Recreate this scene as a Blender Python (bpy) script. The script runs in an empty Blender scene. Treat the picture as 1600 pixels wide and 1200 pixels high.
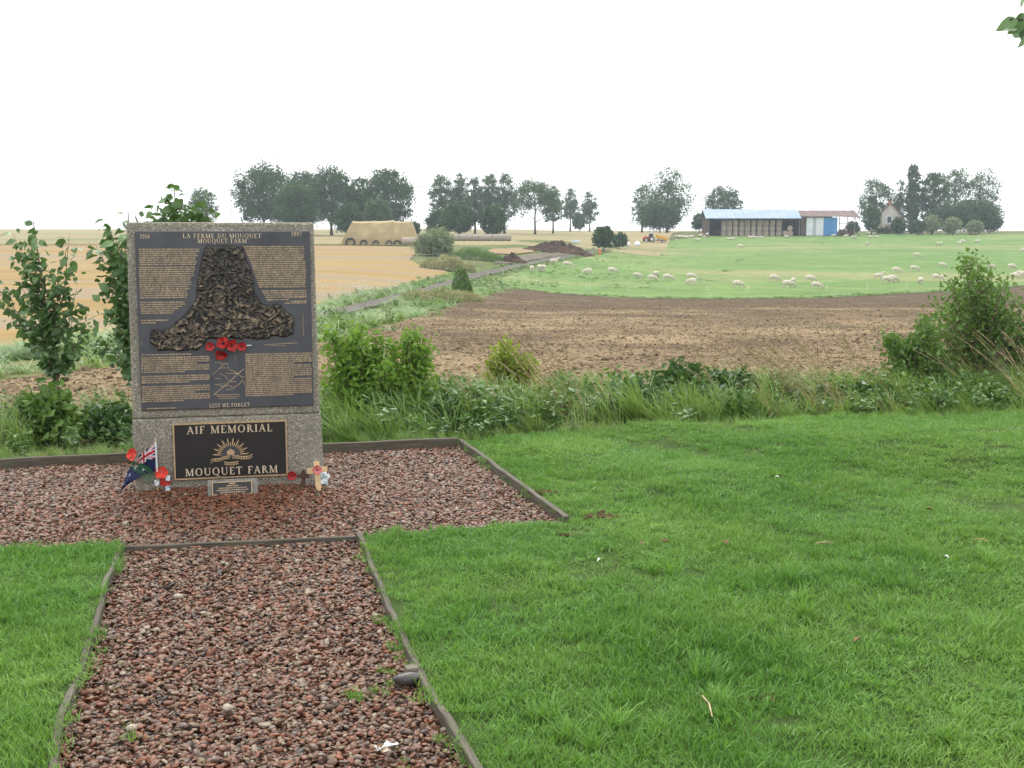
import bpy, bmesh, math, random
import numpy as np
from mathutils import Vector, Matrix, Euler, noise as mnoise
from mathutils.geometry import delaunay_2d_cdt

random.seed(11)
rng = np.random.default_rng(11)
scene = bpy.context.scene
col = scene.collection
R = math.radians

# ------------------------------------------------------------------ camera
F_PX, CX, CY, HOR, EYE = 1850.0, 800.0, 600.0, 366.0, 1.6
PITCH = math.atan((CY - HOR) / F_PX)
cam_data = bpy.data.cameras.new('camera')
cam = bpy.data.objects.new('camera', cam_data)
col.objects.link(cam)
cam.location = (0, 0, EYE)
cam.rotation_euler = (R(90) - PITCH, 0, 0)
cam_data.sensor_width = 36.0
cam_data.lens = F_PX / 1600.0 * 36.0
cam_data.clip_start = 0.05
cam_data.clip_end = 8000
scene.camera = cam

# ------------------------------------------------------------------ world, sun, exposure
SUN_EL, SUN_AZ = 60.0, 350.0        # azimuth clockwise from +Y, the view direction
world = bpy.data.worlds.new('World')
scene.world = world
world.use_nodes = True
wn, wl = world.node_tree.nodes, world.node_tree.links
wn.clear()
w_out = wn.new('ShaderNodeOutputWorld')
w_bg = wn.new('ShaderNodeBackground')
w_sky = wn.new('ShaderNodeTexSky')
w_sky.sky_type = 'NISHITA'
w_sky.sun_disc = False
w_sky.sun_elevation = R(SUN_EL)
w_sky.sun_rotation = R(SUN_AZ)
w_sky.air_density = 1.0
w_sky.dust_density = 4.0
w_mix = wn.new('ShaderNodeMix')
w_mix.data_type = 'RGBA'
w_mix.inputs[0].default_value = 0.88           # cloud cover over the clear sky
w_mix.inputs[7].default_value = (9.6, 9.75, 9.9, 1)
w_bg.inputs[1].default_value = 0.095
wl.new(w_sky.outputs[0], w_mix.inputs[6])
wl.new(w_mix.outputs[2], w_bg.inputs[0])
wl.new(w_bg.outputs[0], w_out.inputs[0])

sun_d = bpy.data.lights.new('sun', 'SUN')
sun_d.energy = 1.4
sun_d.angle = R(35)
sun_d.color = (1.0, 0.96, 0.9)
sun = bpy.data.objects.new('sun', sun_d)
col.objects.link(sun)
sun.location = (0, -10, 30)
_az, _el = R(SUN_AZ), R(SUN_EL)
sun.rotation_euler = Vector((-math.sin(_az) * math.cos(_el), -math.cos(_az) * math.cos(_el), -math.sin(_el))).to_track_quat('-Z', 'Y').to_euler()

scene.view_settings.view_transform = 'Standard'
scene.view_settings.look = 'None'
scene.view_settings.gamma = 1
scene.view_settings.use_curve_mapping = False
scene.view_settings.exposure = 1.05
scene.render.engine = 'CYCLES'
scene.cycles.use_denoising = True
scene.cycles.max_bounces = 5
scene.cycles.diffuse_bounces = 3
scene.cycles.transmission_bounces = 4
scene.cycles.transparent_max_bounces = 6
scene.cycles.volume_bounces = 0

# ------------------------------------------------------------------ helpers: noise, terrain, pixels
def _hash(ix, iy, seed):
    n = (ix.astype(np.int64) * 374761393 + iy.astype(np.int64) * 668265263 + seed * 974711) & 0x7fffffff
    n = ((n ^ (n >> 13)) * 1274126177) & 0x7fffffff
    return ((n ^ (n >> 16)) & 0xffff) / 65535.0

def vnoise(x, y, seed=0):
    x = np.asarray(x, float); y = np.asarray(y, float)
    ix, iy = np.floor(x), np.floor(y)
    fx, fy = x - ix, y - iy
    fx = fx * fx * (3 - 2 * fx); fy = fy * fy * (3 - 2 * fy)
    a = _hash(ix, iy, seed); b = _hash(ix + 1, iy, seed); c = _hash(ix, iy + 1, seed); d = _hash(ix + 1, iy + 1, seed)
    return (a * (1 - fx) + b * fx) * (1 - fy) + (c * (1 - fx) + d * fx) * fy

def fbm(x, y, seed=0, octs=3):
    s, a, t = 0.0, 1.0, 0.0
    for k in range(octs):
        s = s + a * vnoise(np.asarray(x) * 2 ** k, np.asarray(y) * 2 ** k, seed + k); t += a; a *= 0.5
    return s / t

_D = np.arange(0, 4001, 1.0)
def _profile(pts, k):
    z = np.interp(_D, [p[0] for p in pts], [p[1] for p in pts])
    ker = np.hanning(2 * k + 1); ker /= ker.sum()
    return np.convolve(np.pad(z, k, mode='edge'), ker, 'valid')
Z_RIGHT = _profile([(0, 0.0), (11, 0), (14, -0.25), (20, -0.5), (110, -4.3), (140, -4.1), (180, -3.4), (220, -2.3), (260, -0.6), (290, 1.1), (315, 1.9), (400, 2.4), (800, 4.0), (1600, 4.6), (4000, 4.6)], 5)
Z_LEFT = _profile([(0, 0.0), (11, 0), (14, -0.25), (20, -0.5), (50, -1.6), (100, -2.2), (150, -1.6), (200, -0.1), (250, 0.9), (300, 1.4), (400, 2.6), (800, 5.0), (1600, 5.6), (4000, 5.6)], 5)

def H(x, y):
    """height of the land"""
    x = np.asarray(x, float); y = np.asarray(y, float)
    yc = np.clip(y - 0.26 * np.clip(x, -9, 9) * np.clip((40 - y) / 25, 0, 1), 0, 3990)
    sh = np.clip((y - 120) / 90, 0, 1); sh = sh * sh * (3 - 2 * sh)
    t = np.clip((x + 22 - 22 * sh) / 34, 0, 1); t = t * t * (3 - 2 * t)
    zl = np.interp(yc, _D, Z_LEFT); zr = np.interp(yc, _D, Z_RIGHT)
    return zl * (1 - t) + zr * t

def ray(px, py):
    r, u = (px - CX) / F_PX, (CY - py) / F_PX
    c, s = math.cos(PITCH), math.sin(PITCH)
    return Vector((r, c + s * u, -s + c * u))

def on_plane(px, py, z=0.0):
    d = ray(px, py); t = (z - EYE) / d.z
    return Vector((d.x * t, d.y * t, z))

def on_land(px, py, far=900.0):
    d = ray(px, py)
    t = np.arange(2.0, far, 0.25)
    g = EYE + d.z * t - H(d.x * t, d.y * t)
    k = np.argmax(g <= 0)
    if g[k] > 0: k = len(t) - 1
    tt = t[k]
    return Vector((d.x * tt, d.y * tt, float(H(d.x * tt, d.y * tt))))

def at_depth(px, py, Y):
    d = ray(px, py); t = Y / d.y
    return Vector((d.x * t, Y, EYE + d.z * t))

def stand(px, Y):
    d = ray(px, HOR); x = d.x * Y / d.y
    return Vector((x, Y, float(H(x, Y))))

def inside(poly, x, y):
    x = np.asarray(x); y = np.asarray(y)
    r = np.zeros(x.shape, bool); n = len(poly)
    for i in range(n):
        x0, y0 = poly[i][0], poly[i][1]; x1, y1 = poly[(i + 1) % n][0], poly[(i + 1) % n][1]
        c = ((y0 > y) != (y1 > y)) & (x < (x1 - x0) * (y - y0) / ((y1 - y0) if y1 != y0 else 1e-9) + x0)
        r ^= c
    return r

# ------------------------------------------------------------------ helpers: materials
MATS = {}
class NT:
    def __init__(self, name):
        self.m = bpy.data.materials.new(name); self.m.use_nodes = True
        self.t = self.m.node_tree; self.n = self.t.nodes; self.l = self.t.links
        self.b = self.n['Principled BSDF']; self.out = self.n['Material Output']
    def new(self, t, **kw):
        o = self.n.new(t)
        for k, v in kw.items(): setattr(o, k, v)
        return o
    def link(self, a, b): self.l.new(a, b)
    def pos(self, scale=(1, 1, 1), coord='Position'):
        if coord == 'Position':
            s = self.new('ShaderNodeNewGeometry').outputs['Position']
        else:
            s = self.new('ShaderNodeTexCoord').outputs[coord]
        mp = self.new('ShaderNodeMapping'); mp.inputs['Scale'].default_value = scale
        self.link(s, mp.inputs[0]); return mp.outputs[0]
    def noise(self, vec, scale, detail=4, rough=0.55):
        t = self.new('ShaderNodeTexNoise'); t.inputs['Scale'].default_value = scale
        t.inputs['Detail'].default_value = detail; t.inputs['Roughness'].default_value = rough
        self.link(vec, t.inputs['Vector']); return t.outputs['Fac']
    def ramp(self, fac, stops, interp='LINEAR'):
        r = self.new('ShaderNodeValToRGB'); r.color_ramp.interpolation = interp
        e = r.color_ramp.elements
        while len(e) < len(stops): e.new(0.5)
        for k, (p, c) in enumerate(stops):
            e[k].position = p; e[k].color = (*c, 1) if len(c) == 3 else c
        self.link(fac, r.inputs[0]); return r.outputs[0]
    def mix(self, fac, a, b, mode='MIX'):
        m = self.new('ShaderNodeMix', data_type='RGBA', blend_type=mode)
        for s, v in ((0, fac), (6, a), (7, b)):
            if isinstance(v, bpy.types.NodeSocket): self.link(v, m.inputs[s])
            else: m.inputs[s].default_value = v if s == 0 else (*v, 1)
        return m.outputs[2]
    def math(self, op, a, b=0.0, clamp=False):
        m = self.new('ShaderNodeMath', operation=op, use_clamp=clamp)
        for s, v in ((0, a), (1, b)):
            if isinstance(v, bpy.types.NodeSocket): self.link(v, m.inputs[s])
            else: m.inputs[s].default_value = v
        return m.outputs[0]
    def attr(self, name, kind='GEOMETRY'):
        a = self.new('ShaderNodeAttribute', attribute_name=name, attribute_type=kind)
        return a
    def bump(self, h, strength=0.5, dist=0.02):
        b = self.new('ShaderNodeBump'); b.inputs['Strength'].default_value = strength; b.inputs['Distance'].default_value = dist
        self.link(h, b.inputs['Height']); self.link(b.outputs[0], self.b.inputs['Normal'])
    def set(self, color=None, rough=None, spec=None, metal=None):
        for k, v in (('Base Color', color), ('Roughness', rough), ('Specular IOR Level', spec), ('Metallic', metal)):
            if v is None: continue
            if isinstance(v, bpy.types.NodeSocket): self.link(v, self.b.inputs[k])
            else: self.b.inputs[k].default_value = (*v, 1) if k == 'Base Color' else v
        return self

def M(name): return MATS[name]

def mat_plain(name, c, rough=0.6, spec=0.4, var=0.25, scale=8.0, metal=0.0, bump=0.0, bscale=60.0):
    t = NT(name); p = t.pos(coord='Object')
    n = t.noise(p, scale, 5)
    lo = tuple(x * (1 - var) for x in c); hi = tuple(min(1, x * (1 + var)) for x in c)
    t.set(t.ramp(n, [(0.3, lo), (0.7, hi)]), rough, spec, metal)
    if bump: t.bump(t.noise(p, bscale, 4), bump, 0.01)
    MATS[name] = t.m; return t.m

def mat_leaf(name, dark, light, transl=0.3, rough=0.5, spec=0.35, nscale=0.0):
    t = NT(name)
    f = t.attr('tint').outputs['Fac']
    c = t.ramp(f, [(0.0, dark), (1.0, light)])
    if nscale:
        n = t.noise(t.pos(), nscale, 3)
        c = t.mix(t.ramp(n, [(0.35, (0, 0, 0)), (0.65, (1, 1, 1))]), c, t.mix(0.5, c, light))
    t.set(c, rough, spec)
    tr = t.new('ShaderNodeBsdfTranslucent')
    tc = t.mix(0.45, c, (light[0] * 1.1, light[1] * 1.2, light[2] * 0.5)); t.link(tc, tr.inputs[0])
    ms = t.new('ShaderNodeMixShader'); ms.inputs[0].default_value = transl
    t.link(t.b.outputs[0], ms.inputs[1]); t.link(tr.outputs[0], ms.inputs[2]); t.link(ms.outputs[0], t.out.inputs[0])
    MATS[name] = t.m; return t.m

# ------------------------------------------------------------------ helpers: objects and meshes
def link(o, parent=None):
    col.objects.link(o)
    if parent is not None: o.parent = parent
    return o
def tag(o, label=None, cat=None, group=None, kind=None):
    if label: o['label'] = label
    if cat: o['category'] = cat
    if group: o['group'] = group
    if kind: o['kind'] = kind
    return o
def thing(name, label, cat, loc=(0, 0, 0), rz=0.0, group=None):
    o = bpy.data.objects.new(name, None); o.empty_display_size = 0.2
    o.location = loc; o.rotation_euler = (0, 0, rz)
    return tag(link(o), label, cat, group)

class MB:
    def __init__(self): self.v, self.f, self.t = [], [], []
    def add(self, verts, faces, tint=0.5):
        b = len(self.v)
        self.v.extend([tuple(p) for p in verts]); self.f.extend([tuple(i + b for i in f) for f in faces])
        self.t.extend([tint] * len(verts)); return self
    def box(self, x0, x1, y0, y1, z0, z1, tint=0.5, mat=None):
        vs = [Vector(p) for p in ((x0, y0, z0), (x1, y0, z0), (x1, y1, z0), (x0, y1, z0), (x0, y0, z1), (x1, y0, z1), (x1, y1, z1), (x0, y1, z1))]
        if mat is not None: vs = [mat @ p for p in vs]
        return self.add(vs, [(3, 2, 1, 0), (4, 5, 6, 7), (0, 1, 5, 4), (1, 2, 6, 5), (2, 3, 7, 6), (3, 0, 4, 7)], tint)
    def tube(self, pts, radii, n=7, cap=True, tint=0.5):
        pts = [Vector(p) for p in pts]; rings = []
        side = None
        for i, p in enumerate(pts):
            d = (pts[min(i + 1, len(pts) - 1)] - pts[max(i - 1, 0)])
            if d.length < 1e-9: d = Vector((0, 0, 1))
            d.normalize()
            if side is None: side = d.orthogonal().normalized()
            else:
                side = side - d * side.dot(d)
                side = side.normalized() if side.length > 1e-6 else d.orthogonal().normalized()
            up = d.cross(side)
            rings.append([p + (side * math.cos(a) + up * math.sin(a)) * radii[i] for a in [2 * math.pi * k / n for k in range(n)]])
        vs = [q for r in rings for q in r]; fs = []
        for i in range(len(pts) - 1):
            for k in range(n):
                fs.append((i * n + k, i * n + (k + 1) % n, (i + 1) * n + (k + 1) % n, (i + 1) * n + k))
        if cap: fs += [tuple(reversed(range(n))), tuple(range((len(pts) - 1) * n, len(pts) * n))]
        return self.add(vs, fs, tint)
    def prism(self, poly, y0, y1):
        """polygon in x,z extruded along y from y0 (front) to y1"""
        n = len(poly)
        vs = [(p[0], y0, p[1]) for p in poly] + [(p[0], y1, p[1]) for p in poly]
        fs = [tuple(range(n)), tuple(reversed(range(n, 2 * n)))] + [(i, i + n, (i + 1) % n + n, (i + 1) % n) for i in range(n)]
        return self.add(vs, fs)
    def mesh(self, name, smooth=False):
        me = bpy.data.meshes.new(name); me.from_pydata(self.v, [], self.f)
        a = me.attributes.new('tint', 'FLOAT', 'POINT'); a.data.foreach_set('value', self.t)
        if smooth: me.polygons.foreach_set('use_smooth', [True] * len(me.polygons))
        me.update(); return me
    def build(self, name, mat, parent=None, smooth=False):
        me = self.mesh(name, smooth)
        me.materials.append(M(mat) if isinstance(mat, str) else mat)
        return link(bpy.data.objects.new(name, me), parent)

def np_mesh(name, verts, faces, mat, parent=None, tint=None, smooth=False):
    me = bpy.data.meshes.new(name)
    me.from_pydata(verts.tolist() if hasattr(verts, 'tolist') else verts, [], faces.tolist() if hasattr(faces, 'tolist') else faces)
    if tint is not None:
        a = me.attributes.new('tint', 'FLOAT', 'POINT'); a.data.foreach_set('value', np.asarray(tint, np.float32))
    if smooth: me.polygons.foreach_set('use_smooth', [True] * len(me.polygons))
    me.materials.append(M(mat)); me.update()
    return link(bpy.data.objects.new(name, me), parent)

def bevel(o, w=0.004, seg=2):
    m = o.modifiers.new('bevel', 'BEVEL'); m.width = w; m.segments = seg; m.limit_method = 'ANGLE'; return o

def draped(name, poly, step, mat, dz=0.0, kind='structure', hf=None, jitter=0.25):
    """a sheet over the land inside a plan polygon"""
    hf = hf or H
    P = [Vector((p[0], p[1])) for p in poly]
    bd = []
    for i in range(len(P)):
        a, b = P[i], P[(i + 1) % len(P)]
        st = step(0.5 * (a.y + b.y)) if callable(step) else step
        n = max(1, int((b - a).length / st))
        bd += [a.lerp(b, k / n) for k in range(n)]
    ys = [p.y for p in P]; xs = [p.x for p in P]
    pts = []
    y = min(ys)
    while y < max(ys):
        st = step(y) if callable(step) else step
        xr = np.arange(min(xs), max(xs), st); xr = xr + rng.uniform(-jitter, jitter, len(xr)) * st
        yr = y + rng.uniform(-jitter, jitter, len(xr)) * st
        k = inside([(p.x, p.y) for p in P], xr, yr)
        pts += list(zip(xr[k], yr[k])); y += st
    bdn = len(bd)
    co = bd + [Vector(p) for p in pts]
    vs, es, fs, *_ = delaunay_2d_cdt(co, [(i, (i + 1) % bdn) for i in range(bdn)], [], 1, 1e-5)
    xy = np.array([(v.x, v.y) for v in vs])
    z = hf(xy[:, 0], xy[:, 1]) + dz
    o = np_mesh(name, np.column_stack([xy, z]), [list(f) for f in fs], mat, smooth=True)
    if kind: o['kind'] = kind
    return o

def leaf_quads(centers, dirs, size, wid=0.5, curl=0.15):
    """rhombic leaves: centers Nx3, dirs Nx3 unit, size N"""
    n = len(centers)
    r = rng.normal(size=(n, 3)); side = np.cross(dirs, r); side /= np.linalg.norm(side, axis=1, keepdims=True) + 1e-9
    nor = np.cross(dirs, side)
    s = np.asarray(size).reshape(-1, 1)
    base = centers - dirs * s * 0.5; tip = centers + dirs * s * 0.5 - nor * s * curl
    l = centers + side * s * wid * 0.5 - dirs * s * 0.08 + nor * s * curl * 0.4; rr = centers - side * s * wid * 0.5 - dirs * s * 0.08 + nor * s * curl * 0.4
    v = np.stack([base, l, tip, rr], 1).reshape(-1, 3)
    f = np.arange(4 * n).reshape(-1, 4)
    return v, f

def rand_dirs(n, bias=(0, 0, 0)):
    d = rng.normal(size=(n, 3)) + np.array(bias); return d / (np.linalg.norm(d, axis=1, keepdims=True) + 1e-9)

def scatter(name, pos, rot, scl, tint, sources, label=None, cat=None):
    """instances of a few source meshes on given points, one object"""
    coll = bpy.data.collections.new(name + '_sources')
    for s in sources: coll.objects.link(s)
    me = bpy.data.meshes.new(name); me.from_pydata(np.asarray(pos).tolist(), [], [])
    n = len(pos)
    def at(nm, ty, data, prop):
        a = me.attributes.new(nm, ty, 'POINT'); a.data.foreach_set(prop, np.asarray(data).ravel())
    at('rot', 'FLOAT_VECTOR', np.asarray(rot, np.float32), 'vector')
    at('scl', 'FLOAT_VECTOR', np.asarray(scl, np.float32), 'vector')
    at('pick', 'INT', rng.integers(0, len(sources), n).astype(np.int32), 'value')
    at('hue', 'FLOAT', np.asarray(tint, np.float32), 'value')
    o = link(bpy.data.objects.new(name, me))
    g = bpy.data.node_groups.new(name + '_nodes', 'GeometryNodeTree')
    g.interface.new_socket('Geometry', in_out='INPUT', socket_type='NodeSocketGeometry')
    g.interface.new_socket('Geometry', in_out='OUTPUT', socket_type='NodeSocketGeometry')
    N, L = g.nodes, g.links
    gi, go = N.new('NodeGroupInput'), N.new('NodeGroupOutput')
    ci = N.new('GeometryNodeCollectionInfo'); ci.inputs['Collection'].default_value = coll
    ci.inputs['Separate Children'].default_value = True; ci.inputs['Reset Children'].default_value = True
    ip = N.new('GeometryNodeInstanceOnPoints'); ip.inputs['Pick Instance'].default_value = True
    def na(nm, ty):
        a = N.new('GeometryNodeInputNamedAttribute'); a.data_type = ty; a.inputs['Name'].default_value = nm; return a.outputs['Attribute']
    e2r = N.new('FunctionNodeEulerToRotation')
    L.new(na('rot', 'FLOAT_VECTOR'), e2r.inputs[0])
    L.new(gi.outputs[0], ip.inputs['Points']); L.new(ci.outputs[0], ip.inputs['Instance'])
    L.new(na('pick', 'INT'), ip.inputs['Instance Index']); L.new(e2r.outputs[0], ip.inputs['Rotation'])
    L.new(na('scl', 'FLOAT_VECTOR'), ip.inputs['Scale']); L.new(ip.outputs[0], go.inputs[0])
    md = o.modifiers.new('scatter', 'NODES'); md.node_group = g
    return tag(o, label, cat, kind='stuff')

def source(mb_or_mesh, name, mat, smooth=False):
    me = mb_or_mesh.mesh(name, smooth) if isinstance(mb_or_mesh, MB) else mb_or_mesh
    me.materials.append(M(mat)); return bpy.data.objects.new(name, me)

# ------------------------------------------------------------------ materials
t = NT('lawn_soil'); p = t.pos()
t.set(t.ramp(t.noise(p, 3, 6), [(0.3, (0.035, 0.06, 0.015)), (0.7, (0.06, 0.10, 0.025))]), 0.9, 0.1); MATS['lawn_soil'] = t.m

t = NT('rough_ground'); p = t.pos()
n1 = t.noise(p, 0.35, 6); n2 = t.noise(p, 5, 5)
c = t.mix(t.ramp(n1, [(0.4, (0, 0, 0)), (0.62, (1, 1, 1))]), (0.075, 0.125, 0.035), (0.21, 0.19, 0.08))
t.set(t.mix(t.ramp(n2, [(0.35, (0, 0, 0)), (0.65, (1, 1, 1))]), c, t.mix(0.5, c, (0.03, 0.05, 0.015))), 0.95, 0.1)
t.bump(n2, 0.6, 0.15); MATS['rough_ground'] = t.m

t = NT('gravel_bed'); p = t.pos()
t.set(t.ramp(t.noise(p, 60, 4), [(0.3, (0.035, 0.02, 0.016)), (0.7, (0.12, 0.065, 0.05))]), 0.7, 0.3); t.bump(t.noise(p, 50, 3), 1.0, 0.02); MATS['gravel_bed'] = t.m

t = NT('stubble'); p = t.pos(); ps = t.pos((0.5, 1.6, 1))
fine = t.noise(t.pos((1.0, 0.25, 1)), 14.0, 10, 0.8); streak = t.noise(t.pos((0.8, 0.5, 1)), 0.4, 6, 0.65); big = t.noise(t.pos((0.5, 1, 1)), 0.09, 3)
sx = t.new('ShaderNodeSeparateXYZ'); t.link(p, sx.inputs[0])
worked = t.math('MULTIPLY', t.math('SUBTRACT', sx.outputs[1], 35.0), 1 / 60.0, True)
straw = t.math('ADD', t.math('MULTIPLY', streak, 0.9), t.math('MULTIPLY', big, 0.5))
straw = t.math('SUBTRACT', straw, t.math('MULTIPLY', worked, 0.24))
strawf = t.ramp(t.math('ADD', t.math('MULTIPLY', fine, 0.9), t.math('SUBTRACT', straw, 0.62)), [(0.40, (0, 0, 0)), (0.66, (1, 1, 1))])
c = t.mix(strawf, (0.088, 0.060, 0.036), (0.285, 0.212, 0.122))
weed = t.noise(t.pos((0.45, 1, 1)), 0.16, 4)
wf = t.math('MULTIPLY', t.ramp(weed, [(0.6, (0, 0, 0)), (0.72, (1, 1, 1))]), t.math('SUBTRACT', 1.0, worked))
t.set(t.mix(t.math('MULTIPLY', wf, 0.55), c, (0.13, 0.15, 0.055)), 0.95, 0.1)
t.bump(fine, 0.8, 0.05); MATS['stubble'] = t.m

t = NT('pasture'); p = t.pos()
big = t.noise(t.pos((0.55, 1, 1)), 0.035, 4); fine = t.noise(t.pos((0.5, 1, 1)), 1.1, 8, 0.78); mid = t.noise(t.pos((0.5, 1, 1)), 0.16, 7, 0.7)
c = t.mix(t.ramp(mid, [(0.35, (0, 0, 0)), (0.65, (1, 1, 1))]), (0.09, 0.18, 0.04), (0.18, 0.265, 0.075))
c = t.mix(t.math('MULTIPLY', t.ramp(big, [(0.50, (0, 0, 0)), (0.66, (1, 1, 1))]), 0.8), c, (0.30, 0.27, 0.13))
t.set(t.mix(t.ramp(fine, [(0.36, (0.7, 0.7, 0.7)), (0.55, (0, 0, 0))]), c, (0.045, 0.09, 0.024)), 0.9, 0.15)
t.bump(fine, 0.6, 0.3); MATS['pasture'] = t.m

t = NT('harvested_field'); p = t.pos()
mp = t.pos((0.10, 1, 1)); st = t.noise(mp, 0.10, 4, 0.6); st2 = t.noise(t.pos((0.18, 1, 1)), 0.55, 5, 0.65); fine = t.noise(p, 2.5, 6, 0.7)
c = t.ramp(st, [(0.36, (0.245, 0.163, 0.06)), (0.48, (0.295, 0.208, 0.084)), (0.53, (0.255, 0.195, 0.125)), (0.62, (0.23, 0.19, 0.13)), (0.68, (0.30, 0.215, 0.095))])
c = t.mix(t.ramp(st2, [(0.3, (0.5, 0.5, 0.5)), (0.55, (0, 0, 0))]), c, (0.25, 0.19, 0.09))
t.set(t.mix(t.ramp(fine, [(0.3, (0.5, 0.5, 0.5)), (0.55, (0, 0, 0))]), c, (0.24, 0.165, 0.075)), 0.95, 0.1); t.bump(st2, 0.8, 0.25); MATS['harvested_field'] = t.m

t = NT('far_grass'); p = t.pos((0.2, 1, 1))
t.set(t.ramp(t.noise(p, 0.05, 5), [(0.35, (0.15, 0.165, 0.07)), (0.48, (0.24, 0.205, 0.105)), (0.65, (0.30, 0.235, 0.125))]), 0.95, 0.1); MATS['far_grass'] = t.m

t = NT('track_earth'); p = t.pos(); n = t.noise(p, 0.8, 6, 0.7)
t.set(t.ramp(n, [(0.3, (0.045, 0.037, 0.03)), (0.55, (0.085, 0.07, 0.055)), (0.75, (0.15, 0.12, 0.085))]), 0.8, 0.3); t.bump(n, 0.8, 0.15); MATS['track_earth'] = t.m
t = NT('yard_earth'); p = t.pos((0.5, 1, 1)); n = t.noise(p, 0.5, 6, 0.7)
t.set(t.ramp(n, [(0.3, (0.06, 0.042, 0.032)), (0.6, (0.12, 0.085, 0.062)), (0.75, (0.2, 0.15, 0.1))]), 0.8, 0.3); MATS['yard_earth'] = t.m

# grass blades: colour from the tint of the blade, the clump's hue and broad patches of the ground
def mat_blades(name, dark, light, patch, pscale, transl=0.35, rough=0.38, spec=0.5):
    t = NT(name); f = t.attr('tint').outputs['Fac']; hue = t.attr('hue', 'INSTANCER').outputs['Fac']
    c = t.ramp(t.math('ADD', t.math('MULTIPLY', f, 0.65), t.math('MULTIPLY', hue, 0.35)), [(0.05, dark), (0.95, light)])
    n = t.noise(t.pos(), pscale, 4)
    c = t.mix(t.ramp(n, [(0.42, (0, 0, 0)), (0.68, (0.75, 0.75, 0.75))]), c, t.mix(0.6, c, patch))
    t.set(c, rough, spec)
    tr = t.new('ShaderNodeBsdfTranslucent'); t.link(t.mix(0.4, c, (light[0] * 1.2, light[1] * 1.2, light[2] * 0.5)), tr.inputs[0])
    ms = t.new('ShaderNodeMixShader'); ms.inputs[0].default_value = transl
    t.link(t.b.outputs[0], ms.inputs[1]); t.link(tr.outputs[0], ms.inputs[2]); t.link(ms.outputs[0], t.out.inputs[0])
    MATS[name] = t.m
mat_blades('lawn_blades', (0.037, 0.123, 0.017), (0.175, 0.365, 0.064), (0.30, 0.43, 0.095), 0.9, 0.38, 0.42, 0.28)
mat_blades('verge_blades', (0.06, 0.15, 0.022), (0.25, 0.39, 0.10), (0.30, 0.36, 0.12), 0.8)
mat_blades('dry_stalks', (0.30, 0.23, 0.12), (0.52, 0.42, 0.25), (0.40, 0.30, 0.15), 1.0, 0.2, 0.6, 0.3)
mat_blades('weed_leaves', (0.03, 0.085, 0.018), (0.14, 0.26, 0.055), (0.14, 0.22, 0.05), 0.9, 0.28, 0.42, 0.5)
mat_blades('white_flowers', (0.5, 0.5, 0.45), (0.72, 0.72, 0.66), (0.6, 0.6, 0.5), 1.0, 0.1, 0.7, 0.2)

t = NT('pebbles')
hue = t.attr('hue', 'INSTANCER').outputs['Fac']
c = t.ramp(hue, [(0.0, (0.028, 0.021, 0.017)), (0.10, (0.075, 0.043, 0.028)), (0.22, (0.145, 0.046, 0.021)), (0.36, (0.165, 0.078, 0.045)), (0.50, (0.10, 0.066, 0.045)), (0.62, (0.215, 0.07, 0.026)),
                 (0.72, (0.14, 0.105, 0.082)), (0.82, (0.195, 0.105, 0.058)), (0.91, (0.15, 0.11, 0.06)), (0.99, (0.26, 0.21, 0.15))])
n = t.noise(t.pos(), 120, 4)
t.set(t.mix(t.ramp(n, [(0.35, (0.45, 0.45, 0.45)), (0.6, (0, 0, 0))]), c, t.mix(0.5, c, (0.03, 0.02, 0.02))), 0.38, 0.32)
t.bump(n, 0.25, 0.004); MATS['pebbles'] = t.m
t = NT('clods'); hue = t.attr('hue', 'INSTANCER').outputs['Fac']
t.set(t.ramp(hue, [(0, (0.088, 0.061, 0.037)), (0.5, (0.145, 0.104, 0.063)), (1, (0.285, 0.218, 0.128))]), 0.95, 0.1); MATS['clods'] = t.m

t = NT('aggregate_concrete'); p = t.pos(coord='Object')
v = t.new('ShaderNodeTexVoronoi'); v.inputs['Scale'].default_value = 150; t.link(p, v.inputs['Vector'])
sp = t.new('ShaderNodeSeparateColor'); t.link(v.outputs['Color'], sp.inputs[0])
c = t.ramp(sp.outputs[0], [(0.0, (0.14, 0.122, 0.098)), (0.3, (0.225, 0.202, 0.162)), (0.6, (0.285, 0.258, 0.208)), (0.9, (0.36, 0.33, 0.272)), (0.98, (0.54, 0.51, 0.45))])
big = t.noise(p, 2.2, 6)
c = t.mix(t.ramp(big, [(0.35, (0.5, 0.5, 0.5)), (0.6, (0, 0, 0))]), c, t.mix(0.55, c, (0.09, 0.095, 0.075)))
fine = t.noise(p, 160, 3)
damp = t.noise(t.pos((1, 1, 3), 'Object'), 3.0, 5)
c = t.mix(t.ramp(damp, [(0.58, (0, 0, 0)), (0.8, (0.3, 0.3, 0.3))]), c, (0.11, 0.118, 0.09))
t.set(c, 0.75, 0.3); t.bump(t.math('ADD', t.math('MULTIPLY', v.outputs['Distance'], -1.0), t.math('MULTIPLY', fine, 0.3)), 0.55, 0.006); MATS['aggregate_concrete'] = t.m

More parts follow.
